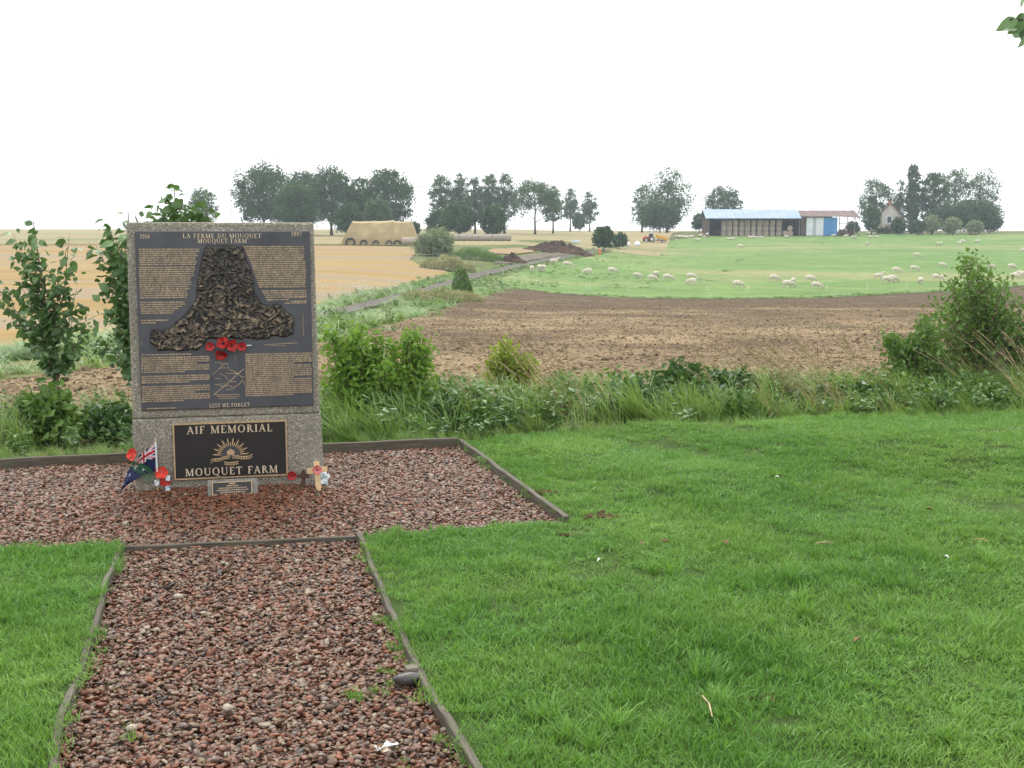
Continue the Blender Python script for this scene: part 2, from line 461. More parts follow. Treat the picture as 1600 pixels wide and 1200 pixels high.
t = NT('patinated_bronze'); p = t.pos(coord='Object'); n = t.noise(p, 6, 6)
t.set(t.ramp(n, [(0.3, (0.048, 0.049, 0.060)), (0.7, (0.078, 0.079, 0.092))]), 0.5, 0.5, 0.15); t.bump(t.noise(p, 220, 3), 0.25, 0.002); MATS['patinated_bronze'] = t.m
mat_plain('black_enamel', (0.012, 0.010, 0.010), 0.42, 0.5, 0.3, 5)
mat_plain('polished_bronze', (0.50, 0.35, 0.20), 0.42, 0.5, 0.2, 40, 0.35)
mat_plain('cream_bronze', (0.60, 0.48, 0.34), 0.45, 0.5, 0.15, 40, 0.15)
mat_plain('text_bronze', (0.40, 0.295, 0.185), 0.5, 0.5, 0.35, 25, 0.25)
t = NT('relief_bronze'); h = t.attr('tint').outputs['Fac']; n = t.noise(t.pos(coord='Object'), 45, 4)
hh = t.math('ADD', h, t.math('MULTIPLY', t.math('SUBTRACT', n, 0.5), 0.35))
t.set(t.ramp(hh, [(0.15, (0.020, 0.018, 0.018)), (0.36, (0.045, 0.039, 0.035)), (0.62, (0.115, 0.09, 0.066)), (0.95, (0.33, 0.25, 0.16))]), 0.42, 0.5, 0.3); MATS['relief_bronze'] = t.m
mat_plain('small_stone', (0.20, 0.19, 0.165), 0.8, 0.3, 0.3, 30, 0, 0.4, 120)
mat_plain('timber', (0.17, 0.145, 0.11), 0.8, 0.25, 0.35, 6, 0, 0.5, 40)
t = NT('weathered_board'); p = t.pos((1.0, 16, 16), 'Object'); n = t.noise(p, 4, 6, 0.65); bl = t.noise(t.pos(coord='Object'), 2.5, 4)
c = t.ramp(n, [(0.3, (0.045, 0.038, 0.028)), (0.55, (0.105, 0.09, 0.068)), (0.75, (0.18, 0.16, 0.125))])
t.set(t.mix(t.ramp(bl, [(0.5, (0, 0, 0)), (0.7, (0.5, 0.5, 0.5))]), c, (0.10, 0.11, 0.06)), 0.75, 0.3); t.bump(n, 0.5, 0.006); MATS['weathered_board'] = t.m
mat_plain('poppy_red', (0.36, 0.011, 0.010), 0.55, 0.4, 0.35, 25)
mat_plain('poppy_orange_red', (0.62, 0.035, 0.018), 0.55, 0.4, 0.3, 25)
mat_plain('poppy_black', (0.01, 0.01, 0.01), 0.6, 0.3)
mat_plain('poppy_pink', (0.62, 0.16, 0.17), 0.6, 0.3, 0.3, 30)
mat_plain('pale_wood', (0.58, 0.42, 0.23), 0.65, 0.3, 0.15, 20)
mat_plain('dark_wood', (0.075, 0.035, 0.022), 0.65, 0.3, 0.3, 20)
mat_plain('white_paper', (0.62, 0.66, 0.68), 0.6, 0.3, 0.15, 15)
mat_plain('pale_blue_paper', (0.42, 0.50, 0.54), 0.6, 0.3, 0.3, 30)
mat_plain('artificial_green', (0.05, 0.17, 0.06), 0.5, 0.4, 0.4, 20)
mat_plain('bark', (0.085, 0.068, 0.05), 0.9, 0.2, 0.35, 8, 0, 0.6, 12)
mat_plain('young_bark', (0.17, 0.13, 0.095), 0.8, 0.3, 0.3, 10)
mat_leaf('sapling_leaf', (0.04, 0.10, 0.024), (0.135, 0.235, 0.08), 0.22, 0.4, 0.5)
mat_leaf('tree_leaf', (0.014, 0.042, 0.012), (0.07, 0.135, 0.032), 0.2, 0.6, 0.3)
mat_leaf('poplar_leaf', (0.025, 0.06, 0.022), (0.10, 0.165, 0.055), 0.25, 0.55, 0.3)
mat_leaf('bright_leaf', (0.08, 0.17, 0.02), (0.24, 0.40, 0.055), 0.35, 0.45, 0.45)
mat_leaf('yellow_green_leaf', (0.14, 0.20, 0.02), (0.30, 0.38, 0.045), 0.35, 0.5, 0.4)
mat_leaf('hedge_leaf', (0.05, 0.115, 0.022), (0.17, 0.28, 0.06), 0.3, 0.45, 0.4)
mat_leaf('bramble_leaf', (0.022, 0.065, 0.016), (0.085, 0.17, 0.04), 0.22, 0.38, 0.5)
mat_leaf('willow_leaf', (0.12, 0.165, 0.08), (0.28, 0.33, 0.18), 0.25, 0.55, 0.35)
mat_leaf('straw_weed', (0.16, 0.21, 0.07), (0.52, 0.46, 0.28), 0.2, 0.7, 0.2)
mat_plain('fleece', (0.56, 0.50, 0.41), 0.95, 0.1, 0.15, 6, 0, 0.6, 25)
mat_plain('straw_bale', (0.37, 0.305, 0.25), 0.9, 0.15, 0.3, 5, 0, 0.7, 22)
mat_plain('grey_bale', (0.30, 0.265, 0.23), 0.85, 0.2, 0.25, 5, 0, 0.6, 22)
mat_plain('ochre_tarp', (0.30, 0.23, 0.115), 0.7, 0.25, 0.18, 0.6, 0, 0.5, 3)
mat_plain('rubber', (0.035, 0.031, 0.028), 0.8, 0.3)
mat_plain('manure', (0.068, 0.042, 0.030), 0.95, 0.15, 0.6, 1.2, 0, 1.0, 5)
mat_plain('dark_compost', (0.035, 0.032, 0.032), 0.95, 0.15, 0.5, 1.2, 0, 1.0, 5)
t = NT('blue_sheet_roof'); p = t.pos(coord='Object')
t.set(t.ramp(t.noise(t.pos((0.25, 1, 1), 'Object'), 0.8, 4), [(0.35, (0.17, 0.245, 0.38)), (0.65, (0.23, 0.31, 0.44))]), 0.5, 0.4); MATS['blue_sheet_roof'] = t.m
mat_plain('rusty_sheet', (0.155, 0.105, 0.09), 0.8, 0.3, 0.35, 1.5)
mat_plain('white_sheet', (0.60, 0.63, 0.66), 0.6, 0.4, 0.12, 1)
mat_plain('grey_sheet', (0.36, 0.39, 0.42), 0.6, 0.4, 0.12, 1)
mat_plain('blue_sheet', (0.05, 0.21, 0.46), 0.55, 0.4, 0.15, 1)
mat_plain('barn_timber', (0.085, 0.06, 0.045), 0.9, 0.2, 0.35, 2)
mat_plain('house_render', (0.46, 0.43, 0.38), 0.85, 0.2, 0.2, 1.5)
mat_plain('brick_red', (0.33, 0.14, 0.085), 0.85, 0.2, 0.25, 2)
mat_plain('roof_tile', (0.30, 0.12, 0.08), 0.8, 0.2, 0.3, 2)
mat_plain('window_dark', (0.02, 0.022, 0.025), 0.2, 0.5)
mat_plain('tractor_red', (0.36, 0.035, 0.03), 0.5, 0.4, 0.2, 2)
mat_plain('trailer_yellow', (0.62, 0.33, 0.03), 0.55, 0.4, 0.2, 2)
mat_plain('white_plastic', (0.72, 0.74, 0.74), 0.5, 0.4, 0.1, 3)
mat_plain('orange_plastic', (0.62, 0.16, 0.06), 0.5, 0.4, 0.1, 3)
mat_plain('dark_soil', (0.075, 0.042, 0.022), 0.95, 0.15, 0.5, 40, 0, 1.0, 90)
mat_plain('cream_pebble', (0.30, 0.25, 0.185), 0.45, 0.45, 0.25, 40)
mat_plain('wet_dark_stone', (0.055, 0.05, 0.045), 0.4, 0.5, 0.3, 25)
mat_plain('dry_leaf', (0.20, 0.12, 0.055), 0.7, 0.3, 0.4, 40)
mat_plain('feather_white', (0.75, 0.77, 0.77), 0.7, 0.3, 0.1, 40)
mat_plain('dry_stick', (0.40, 0.31, 0.19), 0.8, 0.2, 0.3, 30)

# ------------------------------------------------------------------ the land
def G(px, py): p = on_plane(px, py, 0.0); return (p.x, p.y)
def Lp(px, py): p = on_land(px, py); return (p.x, p.y)

ys = np.concatenate([np.arange(-25, 30, 1.0), 30 * 1.045 ** np.arange(0, 106)])
ys = ys[ys < 1500]
xs0 = np.concatenate([np.linspace(-1, 1, 81)])
gv, gf = [], []
for y in ys:
    half = 14 + max(y, 0) * 1.0 if y < 1400 else 1414
    half = max(half, 30)
    xr = np.sign(xs0) * np.abs(xs0) ** 1.3 * half
    z = H(xr, np.full_like(xr, y)) - 0.08
    gv += list(zip(xr, np.full_like(xr, y), z))
nx = len(xs0)
for j in range(len(ys) - 1):
    for i in range(nx - 1):
        a = j * nx + i; gf.append((a, a + 1, a + nx + 1, a + nx))
o = np_mesh('ground', np.array(gv), np.array(gf), 'rough_ground', smooth=True); o['kind'] = 'structure'

# gravel bed round the memorial and the path that leads to it
BED_BACK_R, BED_FRONT_R = G(720, 690), G(884, 811)
PATH_TL, PATH_TR = G(187, 850), G(560, 833)
_q = (Vector(BED_BACK_R) - Vector(G(0, 724))).normalized()
BED_BACK_L = tuple(Vector(G(0, 724)) - _q * 2.2)
_q2 = (Vector(PATH_TR) - Vector(PATH_TL)).normalized()
BED_FRONT_L = tuple(Vector(PATH_TL) - _q2 * 3.0)
PATH_BR_MID = G(653, 1042)
PATH_BL = tuple(Vector(PATH_TL) + (Vector(G(74, 1200)) - Vector(PATH_TL)) * 1.9)
PATH_BR = tuple(Vector(PATH_BR_MID) + (Vector(G(748, 1200)) - Vector(PATH_BR_MID)) * 3.3)
BED = [BED_BACK_L, BED_BACK_R, BED_FRONT_R, PATH_TR, PATH_TL, BED_FRONT_L]
PATH = [PATH_TL, PATH_TR, PATH_BR_MID, PATH_BR, PATH_BL]
_segs = [(BED_BACK_R, BED_FRONT_R), (BED_FRONT_R, PATH_TR), (PATH_TR, PATH_BR_MID), (PATH_BR_MID, PATH_BR), (PATH_TL, PATH_BL), (PATH_TL, BED_FRONT_L)]
def edge_dist(x, y):
    """distance to the nearest border of gravel and lawn"""
    x = np.asarray(x, float); y = np.asarray(y, float); best = np.full(x.shape, 99.0)
    for a, b in _segs:
        ax, ay = a; dx, dy = b[0] - ax, b[1] - ay
        t_ = np.clip(((x - ax) * dx + (y - ay) * dy) / (dx * dx + dy * dy), 0, 1)
        best = np.minimum(best, np.hypot(x - ax - t_ * dx, y - ay - t_ * dy))
    return best
def lawn_bumps(x, y):
    x = np.asarray(x, float); y = np.asarray(y, float)
    b = (fbm(x * 0.8, y * 0.8, 5, 3) - 0.5) * 0.17 + (fbm(x * 2.6, y * 2.6, 15, 2) - 0.5) * 0.035
    ridge = 0.10 * np.exp(-((y - 8.6 - 0.12 * (x - 3.5)) / 0.9) ** 2) * np.clip((x - 1.0) / 2.5, 0, 1)
    f = np.clip(edge_dist(x, y) / 0.9, 0, 1); return (b + ridge) * f * f * (3 - 2 * f) - 0.012 * (1 - f)
EDGE = lambda x: 9.25 + 0.26 * (np.asarray(x, float) + 0.4)          # back edge of the lawn
LAWN_R = [PATH_TR, BED_FRONT_R, BED_BACK_R] + [(x, float(EDGE(x))) for x in (0.5, 2, 4, 6, 8, 10)] + [(10, 0.5), (PATH_BR[0], 0.5), PATH_BR, PATH_BR_MID]
LAWN_L = [PATH_TL, PATH_BL, (PATH_BL[0], 0.5), (-7, 0.5), (-7, BED_FRONT_L[1] - 0.3), BED_FRONT_L]

lawn_h = lambda x, y: lawn_bumps(x, y)
draped('lawn', LAWN_R, 0.14, 'lawn_soil', 0.0, hf=lawn_h)
draped('lawn', LAWN_L, 0.16, 'lawn_soil', 0.0, hf=lambda x, y: lawn_bumps(x, y) * 0.3)

MEM_C = on_plane(360, 761.5, 0.0)          # foot of the memorial's face
MEM_YAW = R(12.9)
def mound(x, y):
    x = np.asarray(x, float); y = np.asarray(y, float)
    d = np.hypot((x - MEM_C.x) / 1.0, (y - MEM_C.y + 0.15) / 0.55)
    return 0.055 * np.exp(-d * d) + 0.012 * (fbm(x * 2.5, y * 2.5, 3, 2) - 0.5) - 0.045
draped('gravel_bed_base', BED, 0.15, 'gravel_bed', -0.012, hf=mound)
draped('gravel_path_base', PATH, 0.15, 'gravel_bed', -0.012, hf=mound)

# fields beyond the bank, drawn from where their borders run
st_far = lambda y: max(0.8, y * 0.035)
FIELD_FAR = [(735, 468), (790, 452), (830, 453), (870, 459), (930, 463), (1000, 466), (1100, 467.5), (1200, 467), (1300, 465), (1400, 460), (1500, 454), (1600, 447), (1800, 436)]
TRACK_R = [(-150, 618), (0, 596), (120, 580), (205, 570), (330, 556), (420, 546), (510, 535), (570, 518), (620, 505), (680, 487)]
stub = [Lp(*p) for p in TRACK_R + FIELD_FAR]
fb = stub[-1]
stub = stub + [(24.0, 19.0)] + [(x, float(EDGE(x)) + 2.2) for x in (10, 6, 2, -2, -6)] + [(-9.5, 11.5)]
draped('stubble_field', stub, st_far, 'stubble', 0.0)

TRACK_C = [(-200, 600), (0, 572), (200, 545), (350, 520), (500, 494), (560, 481), (620, 465), (690, 445), (745, 430), (800, 417), (860, 405), (920, 395), (980, 383), (1030, 375), (1075, 369)]
tc = [on_land(*p) for p in TRACK_C]
def ribbon(name, pts, widths, mat, dz):
    v, f = [], []
    dense, wd = [], []
    for i in range(len(pts) - 1):
        n = max(2, int((pts[i + 1] - pts[i]).length / 2.5))
        for k in range(n):
            dense.append(pts[i].lerp(pts[i + 1], k / n)); wd.append(widths[i] + (widths[i + 1] - widths[i]) * k / n)
    dense.append(pts[-1]); wd.append(widths[-1])
    for i, p in enumerate(dense):
        d = dense[min(i + 2, len(dense) - 1)] - dense[max(i - 2, 0)]; d.z = 0; d.normalize()
        s = Vector((d.y, -d.x, 0))
        for k in range(5):
            w = (k / 4 - 0.5) * wd[i] * (1 + 0.25 * (mnoise.noise(Vector((i * 0.35, k * 3.1, 0))) if k in (0, 4) else 0))
            q = p + s * w
            v.append((q.x, q.y, float(H(q.x, q.y)) + dz + (0.03 if k == 2 else 0)))
    for i in range(len(dense) - 1):
        for k in range(4):
            a = i * 5 + k; f.append((a, a + 5, a + 6, a + 1))
    o = np_mesh(name, v, f, mat, smooth=True); o['kind'] = 'structure'; return o
ribbon('farm_track', tc[3:], [1.2] * 5 + [1.5] * (len(tc) - 8), 'track_earth', 0.05)

past = [Lp(*p) for p in [(800, 449), (830, 453), (870, 459), (930, 463), (1000, 466), (1100, 467.5), (1200, 467), (1300, 465), (1400, 460), (1500, 454), (1600, 447), (1800, 436)]]
past += [(150, 160), (190, 310), (60, 306), (48, 292)] + [Lp(*p) for p in [(1060, 375), (1000, 386), (940, 398), (880, 409), (820, 422), (775, 437)]]
draped('pasture', past, lambda y: max(2.0, y * 0.02), 'pasture', 0.03)

gold = [Lp(*p) for p in [(-200, 570), (0, 545), (150, 525), (300, 505), (420, 490), (500, 476), (560, 463), (610, 450), (660, 437), (705, 428), (690, 421), (655, 414), (640, 406), (648, 398), (655, 388)]]
gold += [(-16.5, 190), (-30, 196), (-140, 200), (-190, 190)]
draped('harvested_field', gold, lambda y: max(1.0, y * 0.025), 'harvested_field', 0.02)
draped('far_meadow', [(-260, 201), (-30, 199), (-14, 196), (26, 205), (40, 300), (60, 420), (400, 420), (420, 760), (-600, 760), (-420, 400)], 14.0, 'far_grass', 0.03)
draped('muck_yard', [Lp(*p) for p in [(770, 412), (800, 402), (840, 398), (900, 394), (930, 392), (900, 397), (850, 404), (800, 413)]], 2.0, 'yard_earth', 0.09)
draped('straw_strip', [Lp(*p) for p in [(755, 396), (770, 389), (830, 388), (835, 394), (800, 398)]], 2.0, 'harvested_field', 0.06)

# ------------------------------------------------------------------ grass
def blade(mb, x, y, h, w, lean, ang, tint, curve=0.5, segs=2):
    dx, dy = math.cos(ang), math.sin(ang)
    tw = ang + random.uniform(0.9, 2.2); sx, sy = math.cos(tw) * w * 0.5, math.sin(tw) * w * 0.5
    vs = []; fs = []
    for k in range(segs):
        t = k / segs; off = lean * (t ** (1 + curve)); z = h * (t - 0.18 * lean / max(h, 1e-6) * t * t)
        ww = 1 - 0.35 * t
        vs += [(x + dx * off - sx * ww, y + dy * off - sy * ww, z), (x + dx * off + sx * ww, y + dy * off + sy * ww, z)]
    vs.append((x + dx * lean, y + dy * lean, h * (1 - 0.18 * lean / max(h, 1e-6))))
    for k in range(segs - 1): a = 2 * k; fs.append((a, a + 1, a + 3, a + 2))
    a = 2 * (segs - 1); fs.append((a, a + 1, a + 2))
    mb.add(vs, fs, tint)

srcs = []
for k in range(8):
    mb = MB()
    for i in range(105):
        a = random.uniform(0, 6.283); r = 0.11 * math.sqrt(random.random())
        h = random.uniform(0.022, 0.05) * (1.25 if random.random() < 0.12 else 1)
        blade(mb, r * math.cos(a), r * math.sin(a), h, random.uniform(0.0030, 0.0056), h * random.uniform(0.2, 1.0), random.uniform(0, 6.283), random.random())
    srcs.append(source(mb, 'turf_%d' % k, 'lawn_blades'))
def lawn_points(poly, n, hs):
    xs_ = [p[0] for p in poly]; ys_ = [p[1] for p in poly]
    x = rng.uniform(max(min(xs_), -6), min(max(xs_), 8.5), n); y = rng.uniform(max(min(ys_), 1.6), max(ys_), n)
    k = inside(poly, x, y) & (np.abs(x) < 0.5 * y + 1.3) & (edge_dist(x, y) > np.where(rng.random(n) < 0.22, 0.02, 0.055))
    x, y = x[k], y[k]
    return x, y, lawn_bumps(x, y) * hs
xa, ya, za = lawn_points(LAWN_R, 22000, 1.0); xb, yb, zb = lawn_points(LAWN_L, 9000, 0.3)
x, y, z = np.concatenate([xa, xb]), np.concatenate([ya, yb]), np.concatenate([za, zb])
lush = 0.6 * fbm(x * 1.5, y * 1.5, 21, 3) + 0.4 * fbm(x * 5.5, y * 5.5, 27, 2)
bare = fbm(x * 1.1 + 9, y * 1.1, 33, 3)
keep = rng.random(len(x)) < np.clip((0.80 - bare) * 6, 0.25, 1)
x, y, z, lush = x[keep], y[keep], z[keep], lush[keep]
n = len(x)
s = 0.42 + 0.75 * np.clip((lush - 0.3) * 2.2, 0, 1.2) * np.clip(1.25 - 0.09 * y, 0.45, 1) + rng.uniform(-0.12, 0.12, n)
rot = np.column_stack([rng.normal(0, 0.16, n), rng.normal(-0.05, 0.16, n), rng.uniform(0, 6.283, n)])
hue = np.clip(0.5 + (lush - 0.5) * -1.6 + rng.normal(0, 0.2, n), 0, 1)
scatter('lawn_grass', np.column_stack([x, y, z - 0.003]), rot, np.column_stack([0.9 + 0.2 * s, 0.9 + 0.2 * s, s]), hue, srcs, 'short wet green lawn grass around the gravel bed', 'grass')

# a few coarse tufts standing out of the lawn, nearer the camera
srcs = []
for k in range(4):
    mb = MB()
    for i in range(46):
        a = random.uniform(0, 6.283); r = 0.035 * math.sqrt(random.random())
        h = random.uniform(0.06, 0.13)
        blade(mb, r * math.cos(a), r * math.sin(a), h, random.uniform(0.004, 0.007), h * random.uniform(0.3, 1.1), random.uniform(0, 6.283), random.uniform(0.3, 1), 0.6, 4)
    srcs.append(source(mb, 'coarse_%d' % k, 'lawn_blades'))
cp = [on_plane(*p) for p in [(940, 1150), (975, 1165), (1000, 1130), (900, 1185), (1250, 905), (1290, 910), (1330, 900), (1380, 880), (1560, 880), (1590, 870), (1230, 960), (1500, 1010), (1540, 1000), (1050, 1090), (1110, 1100),
                              (1160, 1110), (1400, 1010), (700, 1050), (820, 1120), (1330, 1120), (1480, 1130), (60, 900), (120, 930), (40, 1000), (30, 1080), (110, 890), (1120, 1060), (960, 940), (1040, 900), (1570, 1100)]]
cp = [c + Vector((rng.normal(0, 0.05), rng.normal(0, 0.05), 0)) for c in cp[::2] for _ in range(2)]
n = len(cp)
scatter('coarse_grass', np.array([(c.x, c.y, float(lawn_bumps(c.x, c.y)) - 0.005) for c in cp]), np.column_stack([np.zeros(n), np.zeros(n), rng.uniform(0, 6.28, n)]),
        np.repeat(rng.uniform(0.6, 1.15, n)[:, None], 3, 1), rng.uniform(0.2, 0.9, n), srcs, 'coarse longer grass tufts standing out of the mown lawn', 'grass')

# gravel
srcs = []
for k in range(12):
    bm = bmesh.new(); bmesh.ops.create_icosphere(bm, subdivisions=2, radius=0.5)
    ax = (random.uniform(0.8, 1.25), random.uniform(0.62, 0.9), random.uniform(0.34, 0.6)); off = Vector((k * 7.3, 1.7, 3.1))
    cuts = [(Vector(rand_dirs(1)[0]), random.uniform(0.30, 0.42)) for _ in range(5)]
    for v in bm.verts:
        c_ = v.co.copy()
        for nrm, d in cuts:
            e = c_.dot(nrm) - d
            if e > 0: c_ -= nrm * e * 0.85
        c_ *= 1 + 0.22 * mnoise.noise(c_ * 2.2 + off)
        v.co = Vector((c_.x * ax[0], c_.y * ax[1], c_.z * ax[2]))
    me = bpy.data.meshes.new('pebble_%d' % k); bm.to_mesh(me); bm.free()
    me.polygons.foreach_set('use_smooth', [True] * len(me.polygons))
    srcs.append(source(me, 'pebble_%d' % k, 'pebbles'))
def pebble_points(poly, dens, grow):
    xs_ = [p[0] for p in poly]; ys_ = [p[1] for p in poly]
    n = int(dens * (max(xs_) - min(xs_)) * (max(ys_) - min(ys_)))
    x = rng.uniform(min(xs_), max(xs_), n); y = rng.uniform(min(ys_), max(ys_), n)
    k = inside(poly, x, y) & (np.abs(x) < 0.5 * y + 1.3) & (y > 1.9)
    x, y = x[k], y[k]; n = len(x)
    s = np.clip(rng.lognormal(math.log(0.0215), 0.34, n), 0.010, 0.048) * grow
    return x, y, s
parts = [pebble_points(BED, 6400, 1.06), pebble_points(PATH, 6600, 1.0)]
x = np.concatenate([a[0] for a in parts]); y = np.concatenate([a[1] for a in parts]); s = np.concatenate([a[2] for a in parts]); n = len(x)
z = mound(x, y) + rng.uniform(-0.012, 0.010, n)
mem_shade = np.exp(-(((x - MEM_C.x) / 0.75) ** 2 + ((y - MEM_C.y + 0.35) / 0.5) ** 2))  # redder stones painted in where the memorial blocks the sky's sheen
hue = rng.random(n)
red = rng.random(n) < mem_shade * 0.75
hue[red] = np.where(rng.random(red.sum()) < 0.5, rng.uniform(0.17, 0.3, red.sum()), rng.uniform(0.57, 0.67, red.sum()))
rot = np.column_stack([rng.normal(0, 0.38, n), rng.normal(0, 0.38, n), rng.uniform(0, 6.283, n)])
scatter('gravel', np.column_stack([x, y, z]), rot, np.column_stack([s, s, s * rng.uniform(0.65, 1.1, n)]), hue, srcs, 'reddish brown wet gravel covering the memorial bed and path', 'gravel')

# clods and straw lying on the nearer part of the stubble field
srcs2 = []
for k in range(4):
    bm = bmesh.new(); bmesh.ops.create_icosphere(bm, subdivisions=1, radius=0.5)
    for v in bm.verts: v.co *= 1 + 0.4 * mnoise.noise(v.co * 3 + Vector((k * 5, 0, 0))); v.co.z *= 0.55
    me = bpy.data.meshes.new('clod_%d' % k); bm.to_mesh(me); bm.free(); srcs2.append(source(me, 'clod_%d' % k, 'clods'))
n = 90000
y = 13 + 90 * rng.random(n) ** 1.3; x = rng.uniform(-0.5, 0.5, n) * y
k = inside(stub, x, y); x, y = x[k], y[k]; n = len(x)
s = np.clip(rng.lognormal(math.log(0.043), 0.4, n), 0.02, 0.15)
scatter('field_clods', np.column_stack([x, y, H(x, y)]), np.column_stack([rng.normal(0, 0.3, n), rng.normal(0, 0.3, n), rng.uniform(0, 6.28, n)]), np.column_stack([s * 1.3, s, s]), np.where(rng.random(n) < .5 - .2 * np.clip((y - 40) / 50, 0, 1), rng.uniform(.6, 1, n), rng.uniform(0, .45, n)),
        srcs2, 'brown soil clods and straw scattered over the stubble field', 'soil')

# ------------------------------------------------------------------ rough verge between lawn and field
def verge_h(x):
    return np.interp(x, [-6, -3, -1.6, -0.8, 0.2, 1.2, 2.2, 3.2, 5, 9], [0.46, 0.42, 0.48, 0.5, 0.44, 0.54, 0.5, 0.42, 0.46, 0.52])
srcs_g = []
for k in range(6):
    mb = MB()
    for i in range(46):
        a = random.uniform(0, 6.283); r = 0.16 * math.sqrt(random.random()); h = random.uniform(0.45, 1.0)
        wind = math.pi + random.gauss(0, 0.75)
        blade(mb, r * math.cos(a), r * math.sin(a), h, random.uniform(0.010, 0.019), h * random.uniform(0.25, 0.95), wind, random.random(), 0.8, 5)
    srcs_g.append(source(mb, 'long_grass_%d' % k, 'verge_blades'))
def verge_xy(n, s0, s1, x0=-6.5, x1=10):
    x = rng.uniform(x0, x1, n); s = rng.uniform(s0, s1, n); return x, EDGE(x) + s, s
x, y, s = verge_xy(1500, 0.26, 2.4)
k = (fbm(x * 0.9, y * 0.9, 41, 2) > 0.33) ; x, y, s = x[k], y[k], s[k]; n = len(x)
sc = verge_h(x) * (0.42 + 0.58 * np.clip(s / 0.8, 0, 1)) * rng.uniform(0.6, 1.15, n)
scatter('verge_grass', np.column_stack([x, y, H(x, y) - 0.09]), np.column_stack([rng.normal(0, .08, n), rng.normal(-.05, .08, n), rng.normal(0, 0.5, n)]),
        np.column_stack([sc * 0.75 + .2, sc * 0.75 + .2, sc * 1.05]), rng.random(n), srcs_g, 'long windblown green grass along the edge of the lawn', 'grass')
# soft fringe just behind the boards
x, y, s = verge_xy(1200, 0.06, 0.36); n = len(x); fr = rng.uniform(0.08, 0.2, n)
scatter('fringe_grass', np.column_stack([x, y, H(x, y) - 0.07]), np.column_stack([rng.normal(0, .1, n), rng.normal(0, .1, n), rng.normal(0, 0.7, n)]),
        np.column_stack([fr * .9, fr * .9, fr]), rng.uniform(0.4, 1, n), srcs_g, 'pale green uncut grass fringe behind the gravel bed', 'grass')
# broad leaved weeds
srcs_w = []
for k in range(6):
    c_, d_, s_, t_ = [], [], [], []
    mb = MB()
    for st in range(5):
        a = random.uniform(0, 6.28); tip = Vector((0.16 * math.cos(a) - 0.05, 0.16 * math.sin(a), random.uniform(0.35, 0.75)))
        for i in range(16):
            q = tip * (0.25 + 0.75 * i / 15); dr = Vector(rand_dirs(1, (-0.3, 0, 0.1))[0])
            c_.append(q + dr * 0.05); d_.append(dr); s_.append(random.uniform(0.06, 0.12)); t_ += [random.random()] * 4
    v, f = leaf_quads(np.array(c_), np.array(d_), np.array(s_), 0.6)
    mb.add(v.tolist(), f.tolist()); mb.t = t_
    srcs_w.append(source(mb, 'weed_%d' % k, 'weed_leaves'))
x, y, s = verge_xy(1700, 0.32, 2.3)
dens = fbm(x * 0.7 + 3, y * 0.7, 57, 2); k = rng.random(len(x)) < np.clip((dens - 0.30) * 3.2, 0.12, 1); x, y, s = x[k], y[k], s[k]; n = len(x)
sc = verge_h(x) * rng.uniform(0.55, 1.15, n) * (0.55 + 0.45 * np.clip(s / 0.7, 0, 1))
scatter('verge_weeds', np.column_stack([x, y, H(x, y) - 0.09]), np.column_stack([rng.normal(0, .1, n), rng.normal(-.05, .1, n), rng.uniform(0, 6.28, n)]), np.column_stack([sc + .35, sc + .35, sc * 1.15]), rng.random(n),
        srcs_w, 'low broad leaved weeds tangled through the verge', 'weeds')
# dry seeding stalks, blown to the left
srcs_d = []
for k in range(5):
    mb = MB()
    for i in range(6):
        h = random.uniform(0.75, 1.1); ln = h * random.uniform(0.3, 0.75); a = math.pi + random.gauss(0, 0.45); x0, y0 = random.gauss(0, .05), random.gauss(0, .05)
        pts = [(x0 + math.cos(a) * ln * t_ ** 1.5, y0 + math.sin(a) * ln * t_ ** 1.5, h * t_ * (1 - 0.12 * t_)) for t_ in (0, .25, .5, .75, .9, 1)]
        mb.tube(pts, [0.0032, 0.0028, 0.0024, 0.002, 0.0055, 0.001], 3, False, random.random())
        blade(mb, x0, y0, h * 0.6, 0.008, ln * 0.8, a + random.gauss(0, .5), random.random(), 0.8, 4)
    srcs_d.append(source(mb, 'stalk_%d' % k, 'dry_stalks'))
x, y, s = verge_xy(430, 0.35, 2.0)
w = 0.10 + 0.25 * np.exp(-((x - 0.25) / 0.7) ** 2) + 0.6 * np.exp(-((x - 3.1) / 0.55) ** 2) + 0.1 * np.exp(-((x + 1.0) / 0.3) ** 2) + 0.35 * np.exp(-((x - 5.0) / 0.7) ** 2)
k = rng.random(len(x)) < w; x, y = x[k], y[k]; n = len(x)
scatter('dry_stalks', np.column_stack([x, y, H(x, y) - 0.09]), np.column_stack([rng.normal(0, .06, n), rng.normal(-.08, .1, n), rng.normal(0, 0.4, n)]), np.repeat(rng.uniform(0.6, 1.05, n)[:, None], 3, 1), rng.random(n),
        srcs_d, 'dry straw coloured grass stalks bent by the wind', 'grass')
